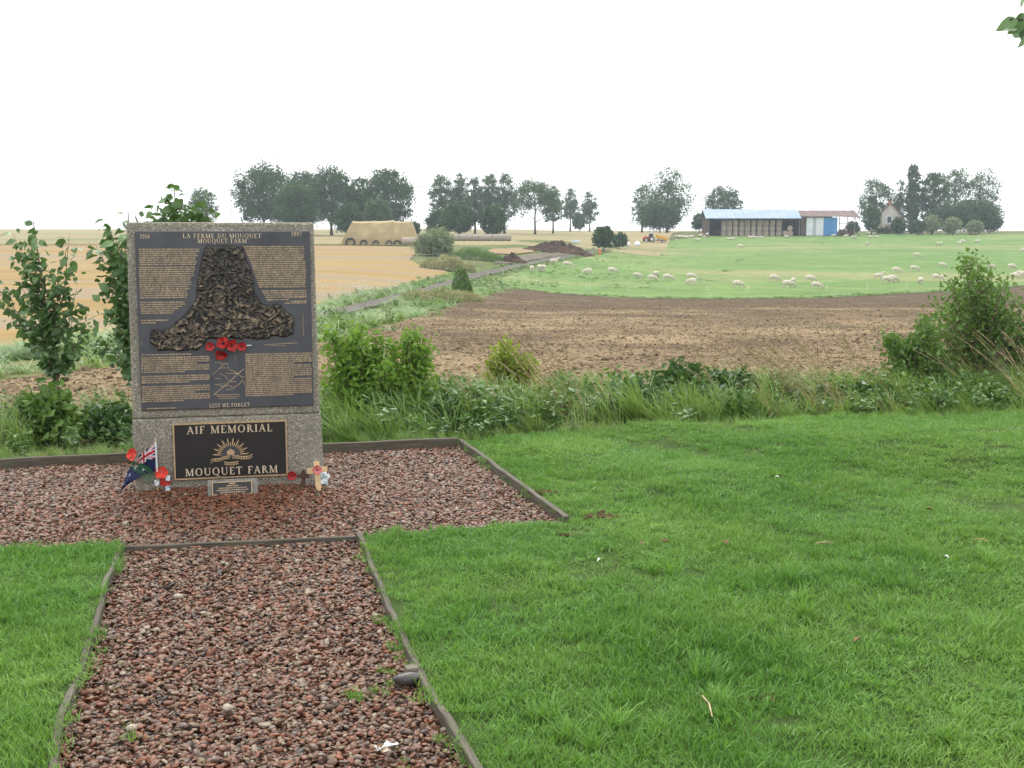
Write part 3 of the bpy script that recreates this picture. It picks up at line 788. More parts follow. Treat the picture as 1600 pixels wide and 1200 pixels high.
# verge of the farm track
pts, wid = [], []
for i in range(len(tc) - 1):
    L_ = (tc[i + 1] - tc[i]); m = int(L_.length * (26 if i < 8 else 4)); nrm = Vector((L_.y, -L_.x, 0)).normalized()
    for _ in range(m):
        side = random.choice((-1, 1)); near = i < 8
        off = (0.65 + abs(random.gauss(0, 0.9 if near else 0.6))) * side if not (side > 0 and near) else random.uniform(0.65, 9.5)
        q = tc[i] + L_ * random.random() + nrm * off; pts.append((q.x, q.y))
pa = np.array(pts); k = (np.abs(pa[:, 0]) < 0.5 * pa[:, 1] + 2) & (~inside(stub, pa[:, 0] + rng.normal(0, .5, len(pa)), pa[:, 1] + rng.normal(0, .5, len(pa)))); pa = pa[k]; n = len(pa)
P3 = np.column_stack([pa, H(pa[:, 0], pa[:, 1]) - 0.08])
sc = rng.uniform(0.35, 1.0, n) * (0.45 + fbm(pa[:, 0] * .2, pa[:, 1] * .2, 71, 2))
rz = np.column_stack([np.zeros(n), np.zeros(n), rng.normal(0, 0.5, n)])
scatter('track_verge_grass', P3, rz, np.column_stack([np.full(n, 1.2), np.full(n, 1.2), sc * .5]), rng.random(n) ** 2 * .7, srcs_g, 'rough grass growing along both sides of the farm track', 'grass')
k = rng.random(n) < 0.22
scatter('track_verge_weeds', P3[k], rz[k], np.column_stack([sc[k] * 1.0, sc[k] * 1.0, sc[k] * .75]), rng.random(k.sum()), srcs_w, 'leafy weeds growing beside the farm track', 'weeds')
srcs_f = []
for k in range(3):
    mb = MB()
    for i in range(5):
        x0, y0, h = random.gauss(0, .25), random.gauss(0, .25), random.uniform(0.45, 0.8)
        for j in range(7): a = random.uniform(0, 6.28); r = random.uniform(0, .07); mb.add([(x0 + r * math.cos(a) + dx, y0 + r * math.sin(a) + dy, h + dz) for dx, dy, dz in ((-.03, 0, 0), (0, -.03, .015), (.03, 0, 0), (0, .03, .015))], [(0, 1, 2, 3)], random.random())
        mb.tube([(x0, y0, 0), (x0, y0, h)], [.004, .003], 3, False, 0.0)
    srcs_f.append(source(mb, 'umbel_%d' % k, 'white_flowers'))
fp = np.array([Lp(random.gauss(px, 26), random.gauss(py, 5)) for px, py in [(600, 450), (560, 462), (680, 400), (720, 402), (750, 408), (640, 405), (540, 470)] for _ in range(22)])
n = len(fp)
scatter('white_umbels', np.column_stack([fp, H(fp[:, 0], fp[:, 1]) - .05]), np.column_stack([np.zeros(n), np.zeros(n), rng.uniform(0, 6, n)]), np.repeat(rng.uniform(.7, 1.1, n)[:, None], 3, 1), rng.random(n), srcs_f, 'white flower heads among the weeds by the track', 'flowers')
# tussocks in the pasture and the ragged strip along its near edge
pe = [on_land(*p) for p in [(860, 458.5), (930, 462.5), (1000, 465.5), (1100, 467), (1200, 466.5), (1300, 464.5), (1400, 459.5), (1500, 453.5), (1600, 446.5)]]
q = []
for i in range(len(pe) - 1):
    for _ in range(int((pe[i + 1] - pe[i]).length * 5)): c_ = pe[i].lerp(pe[i + 1], random.random()); q.append((c_.x + random.gauss(0, .4), c_.y + abs(random.gauss(0, 1.0))))
for px, py in [(1005, 450), (966, 449), (1093, 437), (1108, 439), (1152, 409), (1134, 424), (1185, 398), (1037, 399), (968, 446), (930, 436), (950, 434), (1020, 396), (905, 433), (1047, 387), (1134, 424), (1285, 380), (945, 450), (1160, 407)]:
    for _ in range(9): a = Lp(px + random.gauss(0, 4), py + random.gauss(0, .8)); q.append(a)
for _ in range(260):
    a = Lp(random.uniform(800, 1050), random.uniform(392, 450)); q.append(a)
qa = np.array(q); n = len(qa)
scatter('pasture_tussocks', np.column_stack([qa, H(qa[:, 0], qa[:, 1]) - .05]), np.column_stack([np.zeros(n), np.zeros(n), rng.uniform(0, 6, n)]), np.column_stack([np.full(n, 1.3), np.full(n, 1.3), rng.uniform(.18, .45, n)]), rng.uniform(0, .6, n), srcs_g,
        'dark grass tussocks scattered over the sheep pasture', 'grass')
# ------------------------------------------------------------------ the memorial
MEM_MAT = Matrix.Translation(MEM_C) @ Matrix.Rotation(MEM_YAW, 4, 'Z')
MEM_INV = MEM_MAT.inverted()
_o = MEM_INV @ Vector((0, 0, EYE))
def ml(px, py, yy=0.0):
    """point of the memorial's face (local x, z) seen at a place of the photograph"""
    d = MEM_INV.to_3x3() @ ray(px, py); t = (yy - _o.y) / d.y
    return (_o.x + d.x * t, _o.z + d.z * t)
def z1(zx, zy): return (180 + zx / 4.4444, 330 + zy / 4.4444)
def z2(zx, zy): return (180 + zx / 4.4444, 530 + zy / 4.4444)

mem = thing('memorial_stone', 'upright exposed aggregate concrete memorial block with bronze plaques on gravel bed', 'memorial', MEM_C, MEM_YAW)
TL, TR, JL, JR, BL, BR = ml(197, 349), ml(490, 346), ml(207, 655), ml(500, 646), ml(212, 768), ml(508, 755)
zj = 0.5 * (JL[1] + JR[1]); zt = 0.5 * (TL[1] + TR[1])
def slab(name, xl0, xr0, z0, xl1, xr1, z1_, y0, y1, mat, parent, bw=0.012):
    mb = MB()
    vs = [(xl0, y0, z0), (xr0, y0, z0), (xr0, y1, z0), (xl0, y1, z0), (xl1, y0, z1_), (xr1, y0, z1_), (xr1, y1, z1_), (xl1, y1, z1_)]
    mb.add(vs, [(3, 2, 1, 0), (4, 5, 6, 7), (0, 1, 5, 4), (1, 2, 6, 5), (2, 3, 7, 6), (3, 0, 4, 7)])
    return bevel(mb.build(name, mat, parent), bw, 2)
slab('upper_block', JL[0], JR[0], zj + 0.002, TL[0], TR[0], zt, 0.0, 0.34, 'aggregate_concrete', mem)
slab('base_block', BL[0], BR[0], -0.1, JL[0] - 0.004, JR[0] + 0.004, zj, -0.006, 0.36, 'aggregate_concrete', mem)

# serif capitals drawn as thick and thin strokes, one unit high
TH, TN, SE = 0.165, 0.07, 0.045
def _arc(cx, cy, rx, ry, a0, a1, n=14): return [(cx + rx * math.cos(R(a0 + (a1 - a0) * k / n)), cy + ry * math.sin(R(a0 + (a1 - a0) * k / n))) for k in range(n + 1)]
def _v(x, w=TH, y0=0, y1=1, top=True, bot=True):
    r = [([(x, y0), (x, y1)], w)]
    if bot: r.append(([(x - 0.135, y0 + SE / 2), (x + 0.135, y0 + SE / 2)], SE))
    if top: r.append(([(x - 0.135, y1 - SE / 2), (x + 0.135, y1 - SE / 2)], SE))
    return r
def _h(x0, x1, y, tick=0): return [([(x0, y), (x1, y)], TN)] + ([([(x1 - .02, y), (x1 - .02, y - tick)], 0.05)] if tick else [])
def _s(x, y): return [([(x - 0.12, y), (x + 0.12, y)], SE)]
def _ring(cx, cy, rx, ry, a0=0, a1=360, n=26): return [('ring', cx, cy, rx, ry, a0, a1, n)]
GLYPH = {
 'A': (0.88, [([(0.12, 0), (0.42, 1)], TN + .01), ([(0.43, 1), (0.74, 0)], TH)] + _h(0.24, 0.62, 0.35) + _s(0.13, SE / 2) + _s(0.74, SE / 2)),
 'I': (0.44, _v(0.22)), 'L': (0.74, _v(0.22) + _h(0.22, 0.68, 0.03, -0.24)),
 'F': (0.72, _v(0.22, top=True) + _h(0.22, 0.66, 0.97, 0.22) + _h(0.22, 0.52, 0.52)),
 'E': (0.76, _v(0.22) + _h(0.22, 0.66, 0.97, 0.22) + _h(0.22, 0.52, 0.52) + _h(0.22, 0.70, 0.03, -0.24)),
 'M': (1.12, _v(0.17, TN + .02, top=False) + [([(0.2, 1), (0.55, 0.02)], TH), ([(0.55, 0.02), (0.90, 1)], TN)] + _v(0.93, TH, top=False) + _s(.12, 1 - SE / 2) + _s(.98, 1 - SE / 2)),
 'O': (1.02, _ring(0.51, 0.5, 0.44, 0.51)), 'Q': (1.02, _ring(0.51, 0.5, 0.44, 0.51) + [([(0.50, 0.06), (0.72, -0.14), (0.98, -0.2)], 0.09)]),
 'R': (0.88, _v(0.22) + [('ring', 0.30, 0.75, 0.32, 0.25, 90, -90, 12), ([(0.22, 0.97), (0.32, 0.97)], TN), ([(0.22, 0.52), (0.32, 0.52)], TN), ([(0.40, 0.52), (0.76, 0.03)], TH)] + _s(.78, SE / 2)),
 'D': (0.98, _v(0.22) + [('ring', 0.38, 0.5, 0.50, 0.5, 90, -90, 18), ([(0.22, 0.97), (0.4, 0.97)], TN), ([(0.22, 0.03), (0.4, 0.03)], TN)]),
 'U': (0.94, _v(0.2, TH, 0.3, 1, bot=False) + _v(0.76, TN + .01, 0.3, 1, bot=False) + [(_arc(0.48, 0.3, 0.28, 0.28, 180, 360), 0.09)]),
 'T': (0.84, _v(0.42, top=False) + _h(0.05, 0.79, 0.97, 0.22) + [([(0.07, 0.97), (0.07, 0.75)], 0.05)]),
 'S': (0.66, [(_arc(0.33, 0.745, 0.2, 0.215, 25, 270, 12) + _arc(0.33, 0.27, 0.22, 0.24, 90, -150, 12), 0.12)]),
 'W': (1.26, [([(0.1, 1), (0.38, 0)], TH), ([(0.38, 0), (0.62, 1)], TN), ([(0.62, 1), (0.9, 0)], TH), ([(0.9, 0), (1.16, 1)], TN)] + _s(.12, 1 - SE / 2) + _s(.62, 1 - SE / 2) + _s(1.14, 1 - SE / 2)),
 'G': (1.0, [('ring', 0.52, 0.5, 0.44, 0.51, 45, 320, 22)] + _v(0.84, 0.12, 0.06, 0.45, bot=False)),
 '1': (0.5, _v(0.25, 0.13, top=False) + [([(0.25, 0.98), (0.1, 0.82)], 0.06)]),
 '9': (0.66, [('ring', 0.32, 0.66, 0.28, 0.35, 0, 360, 18), (_arc(0.22, 0.62, 0.36, 0.58, 0, -115, 12), 0.1)]),
 '6': (0.66, [('ring', 0.33, 0.34, 0.28, 0.35, 0, 360, 18), (_arc(0.43, 0.38, 0.36, 0.58, 180, 65, 12), 0.1)]),
 '7': (0.58, [([(0.06, 0.95), (0.54, 0.95)], 0.08), ([(0.52, 0.95), (0.22, 0)], 0.11)]),
}
def glyph_polys(ch):
    adv, st = GLYPH[ch]; out = []
    for s in st:
        if s[0] == 'ring':
            _, cx, cy, rx, ry, a0, a1, n = s
            for k in range(n):
                q = []
                for a in (a0 + (a1 - a0) * k / n, a0 + (a1 - a0) * (k + 1) / n):
                    ca, sa = math.cos(R(a)), math.sin(R(a)); w = TN + (TH - TN) * abs(ca) ** 1.5
                    q.append(((cx + rx * ca, cy + ry * sa), (cx + (rx - w) * ca, cy + (ry - w * 0.8) * sa)))
                out.append([q[0][0], q[1][0], q[1][1], q[0][1]])
        else:
            pts, w = s
            for (ax, ay), (bx, by) in zip(pts[:-1], pts[1:]):
                dx, dy = bx - ax, by - ay; L_ = math.hypot(dx, dy) or 1; nx_, ny_ = -dy / L_ * w / 2, dx / L_ * w / 2
                if abs(dy) > abs(dx): nx_, ny_ = (w / 2 * (1 if dy < 0 else -1)), 0.0
                out.append([(ax + nx_, ay + ny_), (bx + nx_, by + ny_), (bx - nx_, by - ny_), (ax - nx_, ay - ny_)])
    return adv, out
def put_glyph(mb, ch, x, z, hgt, wide, y0, y1):
    adv, polys = glyph_polys(ch)
    for k, pl in enumerate(polys):
        e = 0.0003 * (k % 4)
        a = sum(pl[i][0] * pl[(i + 1) % 4][1] - pl[(i + 1) % 4][0] * pl[i][1] for i in range(4))
        pl = pl if a > 0 else pl[::-1]
        mb.prism([(x + p[0] * hgt * wide, z + p[1] * hgt) for p in pl], y0 - e, y1)
    return adv * hgt * wide
TRK = 0.10
def text_w(s): return sum(0.55 if c == ' ' else GLYPH[c][0] + TRK for c in s) - TRK
def inscription(s, a, b, hgt, y, mat, parent, depth=0.003, name='inscription', per_letter=False):
    """capitals filling the line from face point a (left foot) to b (right foot)"""
    wide = (b[0] - a[0]) / (text_w(s) * hgt); x = a[0]; z = 0.5 * (a[1] + b[1]); mb = MB()
    for c in s:
        if c == ' ': x += 0.55 * hgt * wide; continue
        if per_letter: mb = MB()
        w = put_glyph(mb, c, x, z, hgt, wide, y - depth, y + 0.001); x += w + TRK * hgt * wide
        if per_letter: mb.build('letter', mat, parent)
    if not per_letter: mb.build(name, mat, parent)

# the large plaque
A, B, C_, D = ml(210, 363), ml(481, 359.5), ml(492, 631), ml(222, 643)
px0, px1, pz0, pz1 = 0.5 * (A[0] + D[0]), 0.5 * (B[0] + C_[0]), 0.5 * (C_[1] + D[1]), 0.5 * (A[1] + B[1])
mb = MB(); mb.box(px0, px1, -0.022, 0.004, pz0, pz1)
plq = bevel(mb.build('plaque', 'patinated_bronze', mem), 0.006, 3)
YF = -0.022
def ins1(s, a, b, hp, mat='cream_bronze'):
    inscription(s, ml(*z1(*a)), ml(*z1(*b)), hp, YF, mat, plq, 0.003)
ins1('1916', (175, 192), (243, 190), 0.028); ins1('1997', (1222, 175), (1293, 173), 0.028)
ins1('LA FERME DU MOUQUET', (470, 190), (1015, 182), 0.027); ins1('MOUQUET FARM', (573, 223), (913, 220), 0.027)
inscription('LEST WE FORGET', ml(*z2(655, 472)), ml(*z2(935, 463)), 0.024, YF, 'cream_bronze', plq, 0.003)
# rows of small raised print, too small to read
def rows(name, spec):
    mb = MB(); rr = random.Random(4)
    for (zx0, zx1_, zy, zf) in spec:
        a, b = ml(*zf(zx0, zy)), ml(*zf(zx1_, zy)); x = a[0]; hgt = 0.0084; zc = a[1]
        while x < b[0] - 0.004:
            nch = rr.randint(2, 8)
            for _ in range(nch):
                w = rr.uniform(0.0032, 0.0060)
                if x + w > b[0]: break
                mb.box(x, x + w, YF - 0.0018, YF + 0.001, zc - hgt * 0.5 * rr.uniform(0.72, 1), zc + hgt * 0.5); x += w + 0.0011
            x += 0.0036
    o = mb.build(name, 'text_bronze', plq); o['kind'] = 'stuff'; return o
sp = []
L1 = [(265 + 15 * i, 165 + i, 590 - 3 * i) for i in range(8)] + [(390 + 15 * i, 168 + .5 * i, 570 - 4.2 * i) for i in range(15)] + [(633 + 15 * i, 177 + i, 505 - 17 * i) for i in range(6)] + [(758, 183, 388), (775, 184, 285)]
for k, (zy, a, b) in enumerate(L1): sp.append((a, b - (random.uniform(0, 25) if k % 6 else 0), zy, z1))
R1 = [(247 + 14.6 * i, 890 + 7 * i, 1313) for i in range(7)] + [(350 + 14.6 * i, 940 + 5 * i, 1325) for i in range(13)] + [(553 + 14.6 * i, 1018 + 8 * i, 1330) for i in range(4)] + [(614, 1050, 1210), (625, 1220, 1330), (637, 1180, 1330)]
for zy, a, b in R1: sp.append((a, b, zy, z1))
rows('small_print', sp)
sp = [(185, 530, 108, z2)]
for i in range(22):
    zy = 128 + 14.4 * i
    if i in (8, 13): continue
    sp.append((183 + .3 * i, (660 if i not in (3, 7, 12, 17, 21) else random.uniform(450, 600)), zy, z2))
sp.append((220, 425, 480, z2))
for i in range(22): sp.append((905, 1366 if i not in (5, 12, 21) else 1240, 104 + 13.6 * i, z2))
rows('small_print', sp)
# raised relief of the ground
OUT = [(625, 238), (700, 240), (770, 236), (890, 243), (915, 340), (942, 400), (960, 470), (972, 570), (1000, 610), (1022, 642), (1080, 655), (1120, 636), (1150, 645), (1180, 690), (1225, 715), (1246, 760), (1236, 800), (1240, 850), (1180, 876), (1090, 865), (1060, 886), (985, 890), (900, 876), (880, 892), (800, 878),
       (720, 890), (650, 882), (615, 925), (580, 962), (520, 962), (450, 972), (380, 962), (300, 970), (286, 938), (248, 920), (240, 880), (252, 815), (320, 822), (372, 812), (440, 756), (500, 690), (560, 618), (566, 500), (590, 380), (608, 290)]
poly = [Vector(ml(*z1(*p))) for p in OUT]
def densify(P, st):
    r = []
    for i in range(len(P)):
        a, b = P[i], P[(i + 1) % len(P)]; n_ = max(1, int((b - a).length / st)); r += [a.lerp(b, k / n_) for k in range(n_)]
    return r
bd = densify(poly, 0.012)
bd = [p + Vector((mnoise.noise(Vector((p.x * 40, p.y * 40, 0))), mnoise.noise(Vector((p.x * 40, p.y * 40, 9))))) * 0.006 for p in bd]
xs_ = [p.x for p in bd]; ys_ = [p.y for p in bd]
gx, gz = np.meshgrid(np.arange(min(xs_), max(xs_), 0.005), np.arange(min(ys_), max(ys_), 0.005)); gx = gx.ravel() + rng.uniform(-.002, .002, gx.size); gz = gz.ravel() + rng.uniform(-.002, .002, gz.size)
k = inside([(p.x, p.y) for p in bd], gx, gz); gx, gz = gx[k], gz[k]
vs, es, fs, *_ = delaunay_2d_cdt(bd + [Vector((a, b)) for a, b in zip(gx, gz)], [(i, (i + 1) % len(bd)) for i in range(len(bd))], [], 1, 1e-6)
bda = np.array([(p.x, p.y) for p in bd]); v3, tn = [], []
for p in vs:
    dd = float(np.min(np.hypot(bda[:, 0] - p.x, bda[:, 1] - p.y)))
    q = Vector((p.x * 24, p.y * 31, 2.0)); q = q + Vector((mnoise.noise(q * .7), mnoise.noise(q * .7 + Vector((5, 5, 5))), 0)) * 1.1
    h = 1 - abs(mnoise.noise(q * 1.25)) * 2.1; h2 = mnoise.fractal(q * 2.2 + Vector((3, 1, 0)), .5, 2.1, 4)
    hh = max(0.0, 0.36 + 0.16 * h + 0.55 * h2)
    hh = hh * (0.78 + 0.22 * min(1, max(0, (ml(*z1(600, 480))[1] - p.y) / 0.12 + 0.3)))
    rise = min(1, dd / 0.012)
    v3.append((p.x, YF - 0.001 - rise * (0.006 + 0.016 * hh), p.y)); tn.append(min(1, max(0, hh)) * (0.25 + 0.75 * rise))
rel = np_mesh('relief_map', v3, [list(f)[::-1] for f in fs], 'relief_bronze', plq, tn, False)
for zpts, nm in (([(775, 245), (755, 330), (690, 420), (630, 470), (625, 620), (565, 740), (500, 870), (480, 950)], 'road_line'), ([(770, 330), (768, 430), (800, 500)], 'road_line')):
    mb = MB(); mb.tube([(ml(*z1(*p))[0], YF - 0.026, ml(*z1(*p))[1]) for p in zpts], [0.0025] * len(zpts), 5); mb.build(nm, 'patinated_bronze', plq)
# inset sketch map and marks
mb = MB()
def line(pts, w=0.0024, zf=z2):
    for a, b in zip(pts[:-1], pts[1:]):
        a_, b_ = Vector(ml(*zf(*a))), Vector(ml(*zf(*b))); d = (b_ - a_); nn = Vector((-d.y, d.x)).normalized() * w / 2
        mb.prism([tuple(a_ - nn), tuple(b_ - nn), tuple(b_ + nn), tuple(a_ + nn)], YF - 0.0025, YF + 0.001)
line([(685, 382), (780, 305), (855, 235), (892, 203)], 0.004); line([(676, 247), (730, 195), (765, 163), (778, 165), (790, 205), (850, 232), (880, 262), (897, 258)], 0.003); line([(690, 312), (720, 312), (745, 325), (790, 318), (825, 333), (860, 310), (885, 280), (898, 312)], 0.003)
line([(720, 232), (760, 250), (790, 285)]); line([(778, 234), (852, 236)], 0.003); line([(790, 292), (845, 292)]); line([(1035, 925), (1265, 912)], 0.003, z1); line([(1050, 934), (1180, 930)], 0.002, z1)
line([(1302, 708), (1308, 865)], 0.0022, z1); line([(1288, 767), (1324, 767)], 0.0022, z1); line([(185, 905), (186, 932)], 0.002, z1); line([(835, 105), (832, 155)], .0018)
for k in range(8): a = (690 + (k % 3) * 40, 160 + (k * 37) % 250); line([a, (a[0] + random.uniform(30, 70), a[1])], 0.0024)
line([(708, 384), (865, 378)], .003); line([(705, 397), (868, 391)], .003); line([(720, 410), (850, 405)], .003)
mb.build('sketch_map', 'text_bronze', plq)['kind'] = 'stuff'

# the black nameplate with bronze rim
A, B, C_, D = ml(270, 664), ml(447, 653), ml(449.5, 738), ml(273.5, 752)
nx0, nx1, nz0, nz1 = 0.5 * (A[0] + D[0]), 0.5 * (B[0] + C_[0]), 0.5 * (C_[1] + D[1]), 0.5 * (A[1] + B[1])
mb = MB(); mb.box(nx0 + .004, nx1 - .004, -0.024, -0.004, nz0 + .004, nz1 - .004); npl = mb.build('nameplate', 'black_enamel', mem)
mb = MB(); rw = 0.008
for a in ((nx0, nx1, nz1 - rw, nz1), (nx0, nx1, nz0, nz0 + rw), (nx0, nx0 + rw, nz0 + rw, nz1 - rw), (nx1 - rw, nx1, nz0 + rw, nz1 - rw)): mb.box(a[0], a[1], -0.030, -0.003, a[2], a[3])
mb.build('rim', 'polished_bronze', npl)
inscription('AIF MEMORIAL', ml(*z2(498, 658)), ml(*z2(1092, 630)), 0.047, -0.024, 'cream_bronze', npl, 0.006, per_letter=True)
inscription('MOUQUET FARM', ml(*z2(488, 950)), ml(*z2(1128, 915)), 0.047, -0.024, 'cream_bronze', npl, 0.006, per_letter=True)
# rising sun badge
bc = ml(*z2(803, 800)); u = ml(*z2(903, 800))[0] - bc[0]; u = u / 100
def bpt(dx, dz): return (bc[0] + dx * u, bc[1] + dz * u)
mb = MB()
for k in range(19):
    a = R(4 + 172 * k / 18); long_ = (128 if k % 2 == 0 else 98); w = 5.5 if k % 2 == 0 else 4.5
    c_, s_ = math.cos(a), math.sin(a)
    q = [bpt(c_ * 66 - s_ * w * .5, s_ * 66 + c_ * w * .5), bpt(c_ * 66 + s_ * w * .5, s_ * 66 - c_ * w * .5), bpt(c_ * long_ * .86 + s_ * w * .8, s_ * long_ * .86 - c_ * w * .8), bpt(c_ * long_, s_ * long_), bpt(c_ * long_ * .86 - s_ * w * .8, s_ * long_ * .86 + c_ * w * .8)]
    mb.prism(q, -0.0285, -0.0235)
badge = mb.build('badge', 'polished_bronze', npl)
mb = MB(); mb.prism([bpt(*p) for p in [(60, -20)] + [(60 * math.cos(R(a)), 60 * math.sin(R(a))) for a in range(0, 181, 12)] + [(-60, -20)]], -0.027, -0.0236); mb.build('badge_disc', 'patinated_bronze', npl)
mb = MB()   # crown
mb.prism([bpt(*p) for p in [(-22, 2), (22, 2), (27, 24), (18, 36), (6, 40), (0, 48), (-6, 40), (-18, 36), (-27, 24)]], -0.031, -0.026)
for dx in (-14, 0, 14): mb.prism([bpt(dx - 4, 10), bpt(dx + 4, 10), bpt(dx + 4, 30), bpt(dx - 4, 30)], -0.0325, -0.030)
mb.build('badge_crown', 'polished_bronze', npl)
for pts, h in (([(-140, -42), (-120, -30), (-80, -30), (-45, -16), (-10, -12)], 22), ([(10, -12), (45, -14), (80, -22), (125, -20), (150, -8)], 22), ([(-48, -54), (-25, -60), (0, -61), (25, -60), (50, -52)], 22)):
    mb = MB()
    for a, b in zip(pts[:-1], pts[1:]): mb.prism([bpt(a[0], a[1] - h / 2), bpt(b[0], b[1] - h / 2), bpt(b[0], b[1] + h / 2), bpt(a[0], a[1] + h / 2)], -0.0315, -0.0236)
    o = mb.build('scroll', 'polished_bronze', npl)
    mb = MB(); n_ = 9
    for i in range(n_):
        t_ = (i + .5) / n_ * (len(pts) - 1); j = int(t_); f_ = t_ - j; x_ = pts[j][0] + (pts[j + 1][0] - pts[j][0]) * f_; y_ = pts[j][1] + (pts[j + 1][1] - pts[j][1]) * f_
        w_ = (pts[-1][0] - pts[0][0]) / n_ * .28
        mb.prism([bpt(x_ - w_, y_ - 6), bpt(x_ + w_, y_ - 6), bpt(x_ + w_, y_ + 6), bpt(x_ - w_, y_ + 6)], -0.0325, -0.031)
    mb.build('scroll_mark', 'black_enamel', npl)

# small stone with its own plate, leaning at the foot
p0 = on_plane(364, 776, 0.0)
ss = thing('small_plaque_stone', 'small grey stone block with little bronze plate at foot of memorial', 'plaque', (p0.x, p0.y, -0.01), MEM_YAW)
mb = MB(); tilt = Matrix.Rotation(R(-16), 4, 'X')
mb.box(-0.150, 0.150, -0.012, 0.05, -0.03, 0.118, mat=tilt); bevel(mb.build('stone', 'small_stone', ss), 0.004)
mb = MB(); mb.box(-0.122, 0.116, -0.017, -0.010, 0.022, 0.102, mat=tilt); pl2 = mb.build('plate', 'black_enamel', ss)
mb = MB()
for a in ((-.122, .116, .098, .102), (-.122, .116, .022, .026), (-.122, -.118, .026, .098), (.112, .116, .026, .098)): mb.box(a[0], a[1], -.019, -.011, a[2], a[3], mat=tilt)
mb.build('rim', 'polished_bronze', pl2)
mb = MB(); rr = random.Random(8)
mb.box(-0.02, 0.016, -.0195, -.0165, .086, .094, mat=tilt)
for i, (hw) in enumerate((0.035, 0.085, 0.095, 0.075)):
    x = -hw; zc = 0.076 - i * 0.013
    while x < hw:
        w = rr.uniform(.005, .014); mb.box(x, min(x + w, hw), -.0195, -.0165, zc - .0032, zc + .0032, mat=tilt); x += w + .003
mb.build('inscription', 'text_bronze', pl2)

# ------------------------------------------------------------------ poppies, flag and crosses
def poppy(name, label, loc, r, mat, face=(0, -1, 0.1), petals=5, group='paper and cloth poppies', ruffle=0.3, seed=0, centre=True):
    rr = random.Random(seed)
    t_ = thing(name, label, 'poppy', loc, 0, group)
    q = Vector(face).to_track_quat('Z', 'Y').to_matrix().to_4x4()
    for k in range(petals):
        mb = MB(); a = 6.283 * k / petals + rr.uniform(-.2, .2); vs, fs = [], []
        for i in range(4):
            for j in range(5):
                rad = r * (0.08 + 0.92 * i / 3) * (1 - 0.10 * abs(j - 2)); an = a + (j - 2) * 0.42 * (0.5 + .5 * i / 3)
                z_ = r * (0.05 + 0.03 * (k % 2) + 0.30 * (i / 3) ** 2 + ruffle * rr.uniform(-.4, .4) * (i / 3))
                vs.append(q @ Vector((math.cos(an) * rad, math.sin(an) * rad, z_)))
        for i in range(3):
            for j in range(4): b_ = i * 5 + j; fs.append((b_, b_ + 1, b_ + 6, b_ + 5))
        mb.add(vs, fs); mb.build('petal', mat, t_, True)
    if centre:
        mb = MB(); bm = bmesh.new(); bmesh.ops.create_icosphere(bm, subdivisions=1, radius=r * 0.2)
        mb.add([q @ (v.co + Vector((0, 0, r * .16))) for v in bm.verts], [tuple(v.index for v in f.verts) for f in bm.faces]); bm.free(); mb.build('centre', 'poppy_black', t_, True)
    return t_
def mw(px, py, y): x, z = ml(px, py, y); return MEM_MAT @ Vector((x, y, z))
nrm = (math.sin(MEM_YAW), -math.cos(MEM_YAW), 0.05)
poppy('poppy', 'small red poppy at left of the cluster under the relief map', mw(328, 541.5, -.03), .030, 'poppy_red', nrm, seed=1)
poppy('poppy', 'small red poppy at right of the cluster under the relief map', mw(378, 541.5, -.03), .030, 'poppy_red', nrm, seed=2)
poppy('poppy', 'large crumpled red poppy topmost in the cluster on the plaque', mw(349, 537, -.04), .042, 'poppy_red', (nrm[0] - .3, nrm[1], .4), seed=3, ruffle=.7)
poppy('poppy', 'red poppy turned to the right in the cluster on the plaque', mw(361, 540, -.045), .04, 'poppy_red', (nrm[0] + .7, nrm[1], .1), seed=4, ruffle=.7)
poppy('poppy', 'drooping red poppy lowest in the cluster on the plaque', mw(346, 553, -.035), .04, 'poppy_red', (nrm[0] - .1, nrm[1], -.5), seed=5, ruffle=.7)
for (a, b, lb) in (((322, 541), (331, 541.5), 'white paper stem tag left of the poppy cluster'), ((381, 540.5), (393, 539.5), 'white paper stem tag right of the poppy cluster')):
    mb = MB(); pa_, pb_ = mw(*a, -.027), mw(*b, -.027); mb.tube([pa_, pa_.lerp(pb_, .5), pb_], [.002, .005, .003], 6); tag(mb.build('paper_tag', 'white_paper'), lb, 'tag')

def flag_colour(u, v):
    """printed cloth: u along the fly from the hoist, v down from the top (0..1)"""
    blue, white, red = (0.008, 0.012, 0.06), (0.72, 0.72, 0.74), (0.42, 0.01, 0.03)
    if u < 0.5 and v < 0.5:
        x_, y_ = u / 0.5, v / 0.5
        if abs(x_ - .5) < .05 or abs(y_ - .5) < .10: return red
        if abs(x_ - .5) < .085 or abs(y_ - .5) < .17: return white
        d1, d2 = abs(y_ - x_) / 1.414, abs(y_ - (1 - x_)) / 1.414
        if min(d1, d2) < .035: return red
        if min(d1, d2) < .10: return white
        return blue
    for cx, cy, r_ in ((.25, .75, .085), (.75, .83, .05), (.63, .45, .05), (.75, .18, .05), (.86, .38, .05), (.8, .55, .03)):
        dx, dy = (u - cx) * 2, v - cy; rad = math.hypot(dx, dy); an = math.atan2(dy, dx)
        if rad < r_ * (0.62 + 0.38 * math.cos(7 * an)): return white
    return blue
t = NT('flag_cloth'); a_ = t.attr('print'); t.set(a_.outputs['Color'], 0.6, 0.3); MATS['flag_cloth'] = t.m
fl_base = on_plane(246.5, 770, 0.0)
flag = thing('hand_flag', 'small blue Australian hand flag drooping from thin stick beside memorial', 'flag', fl_base, MEM_YAW)
mb = MB(); mb.tube([(0, 0, -.03), (0, 0, .17), (-.004, 0.01, .345)], [.0035] * 3, 6); mb.build('stick', 'pale_wood', flag)
mb = MB(); mb.tube([(0.0, -.001, .135), (-.002, .0, .32)], [.0062] * 2, 8); mb.build('hoist_sleeve', 'white_paper', flag)
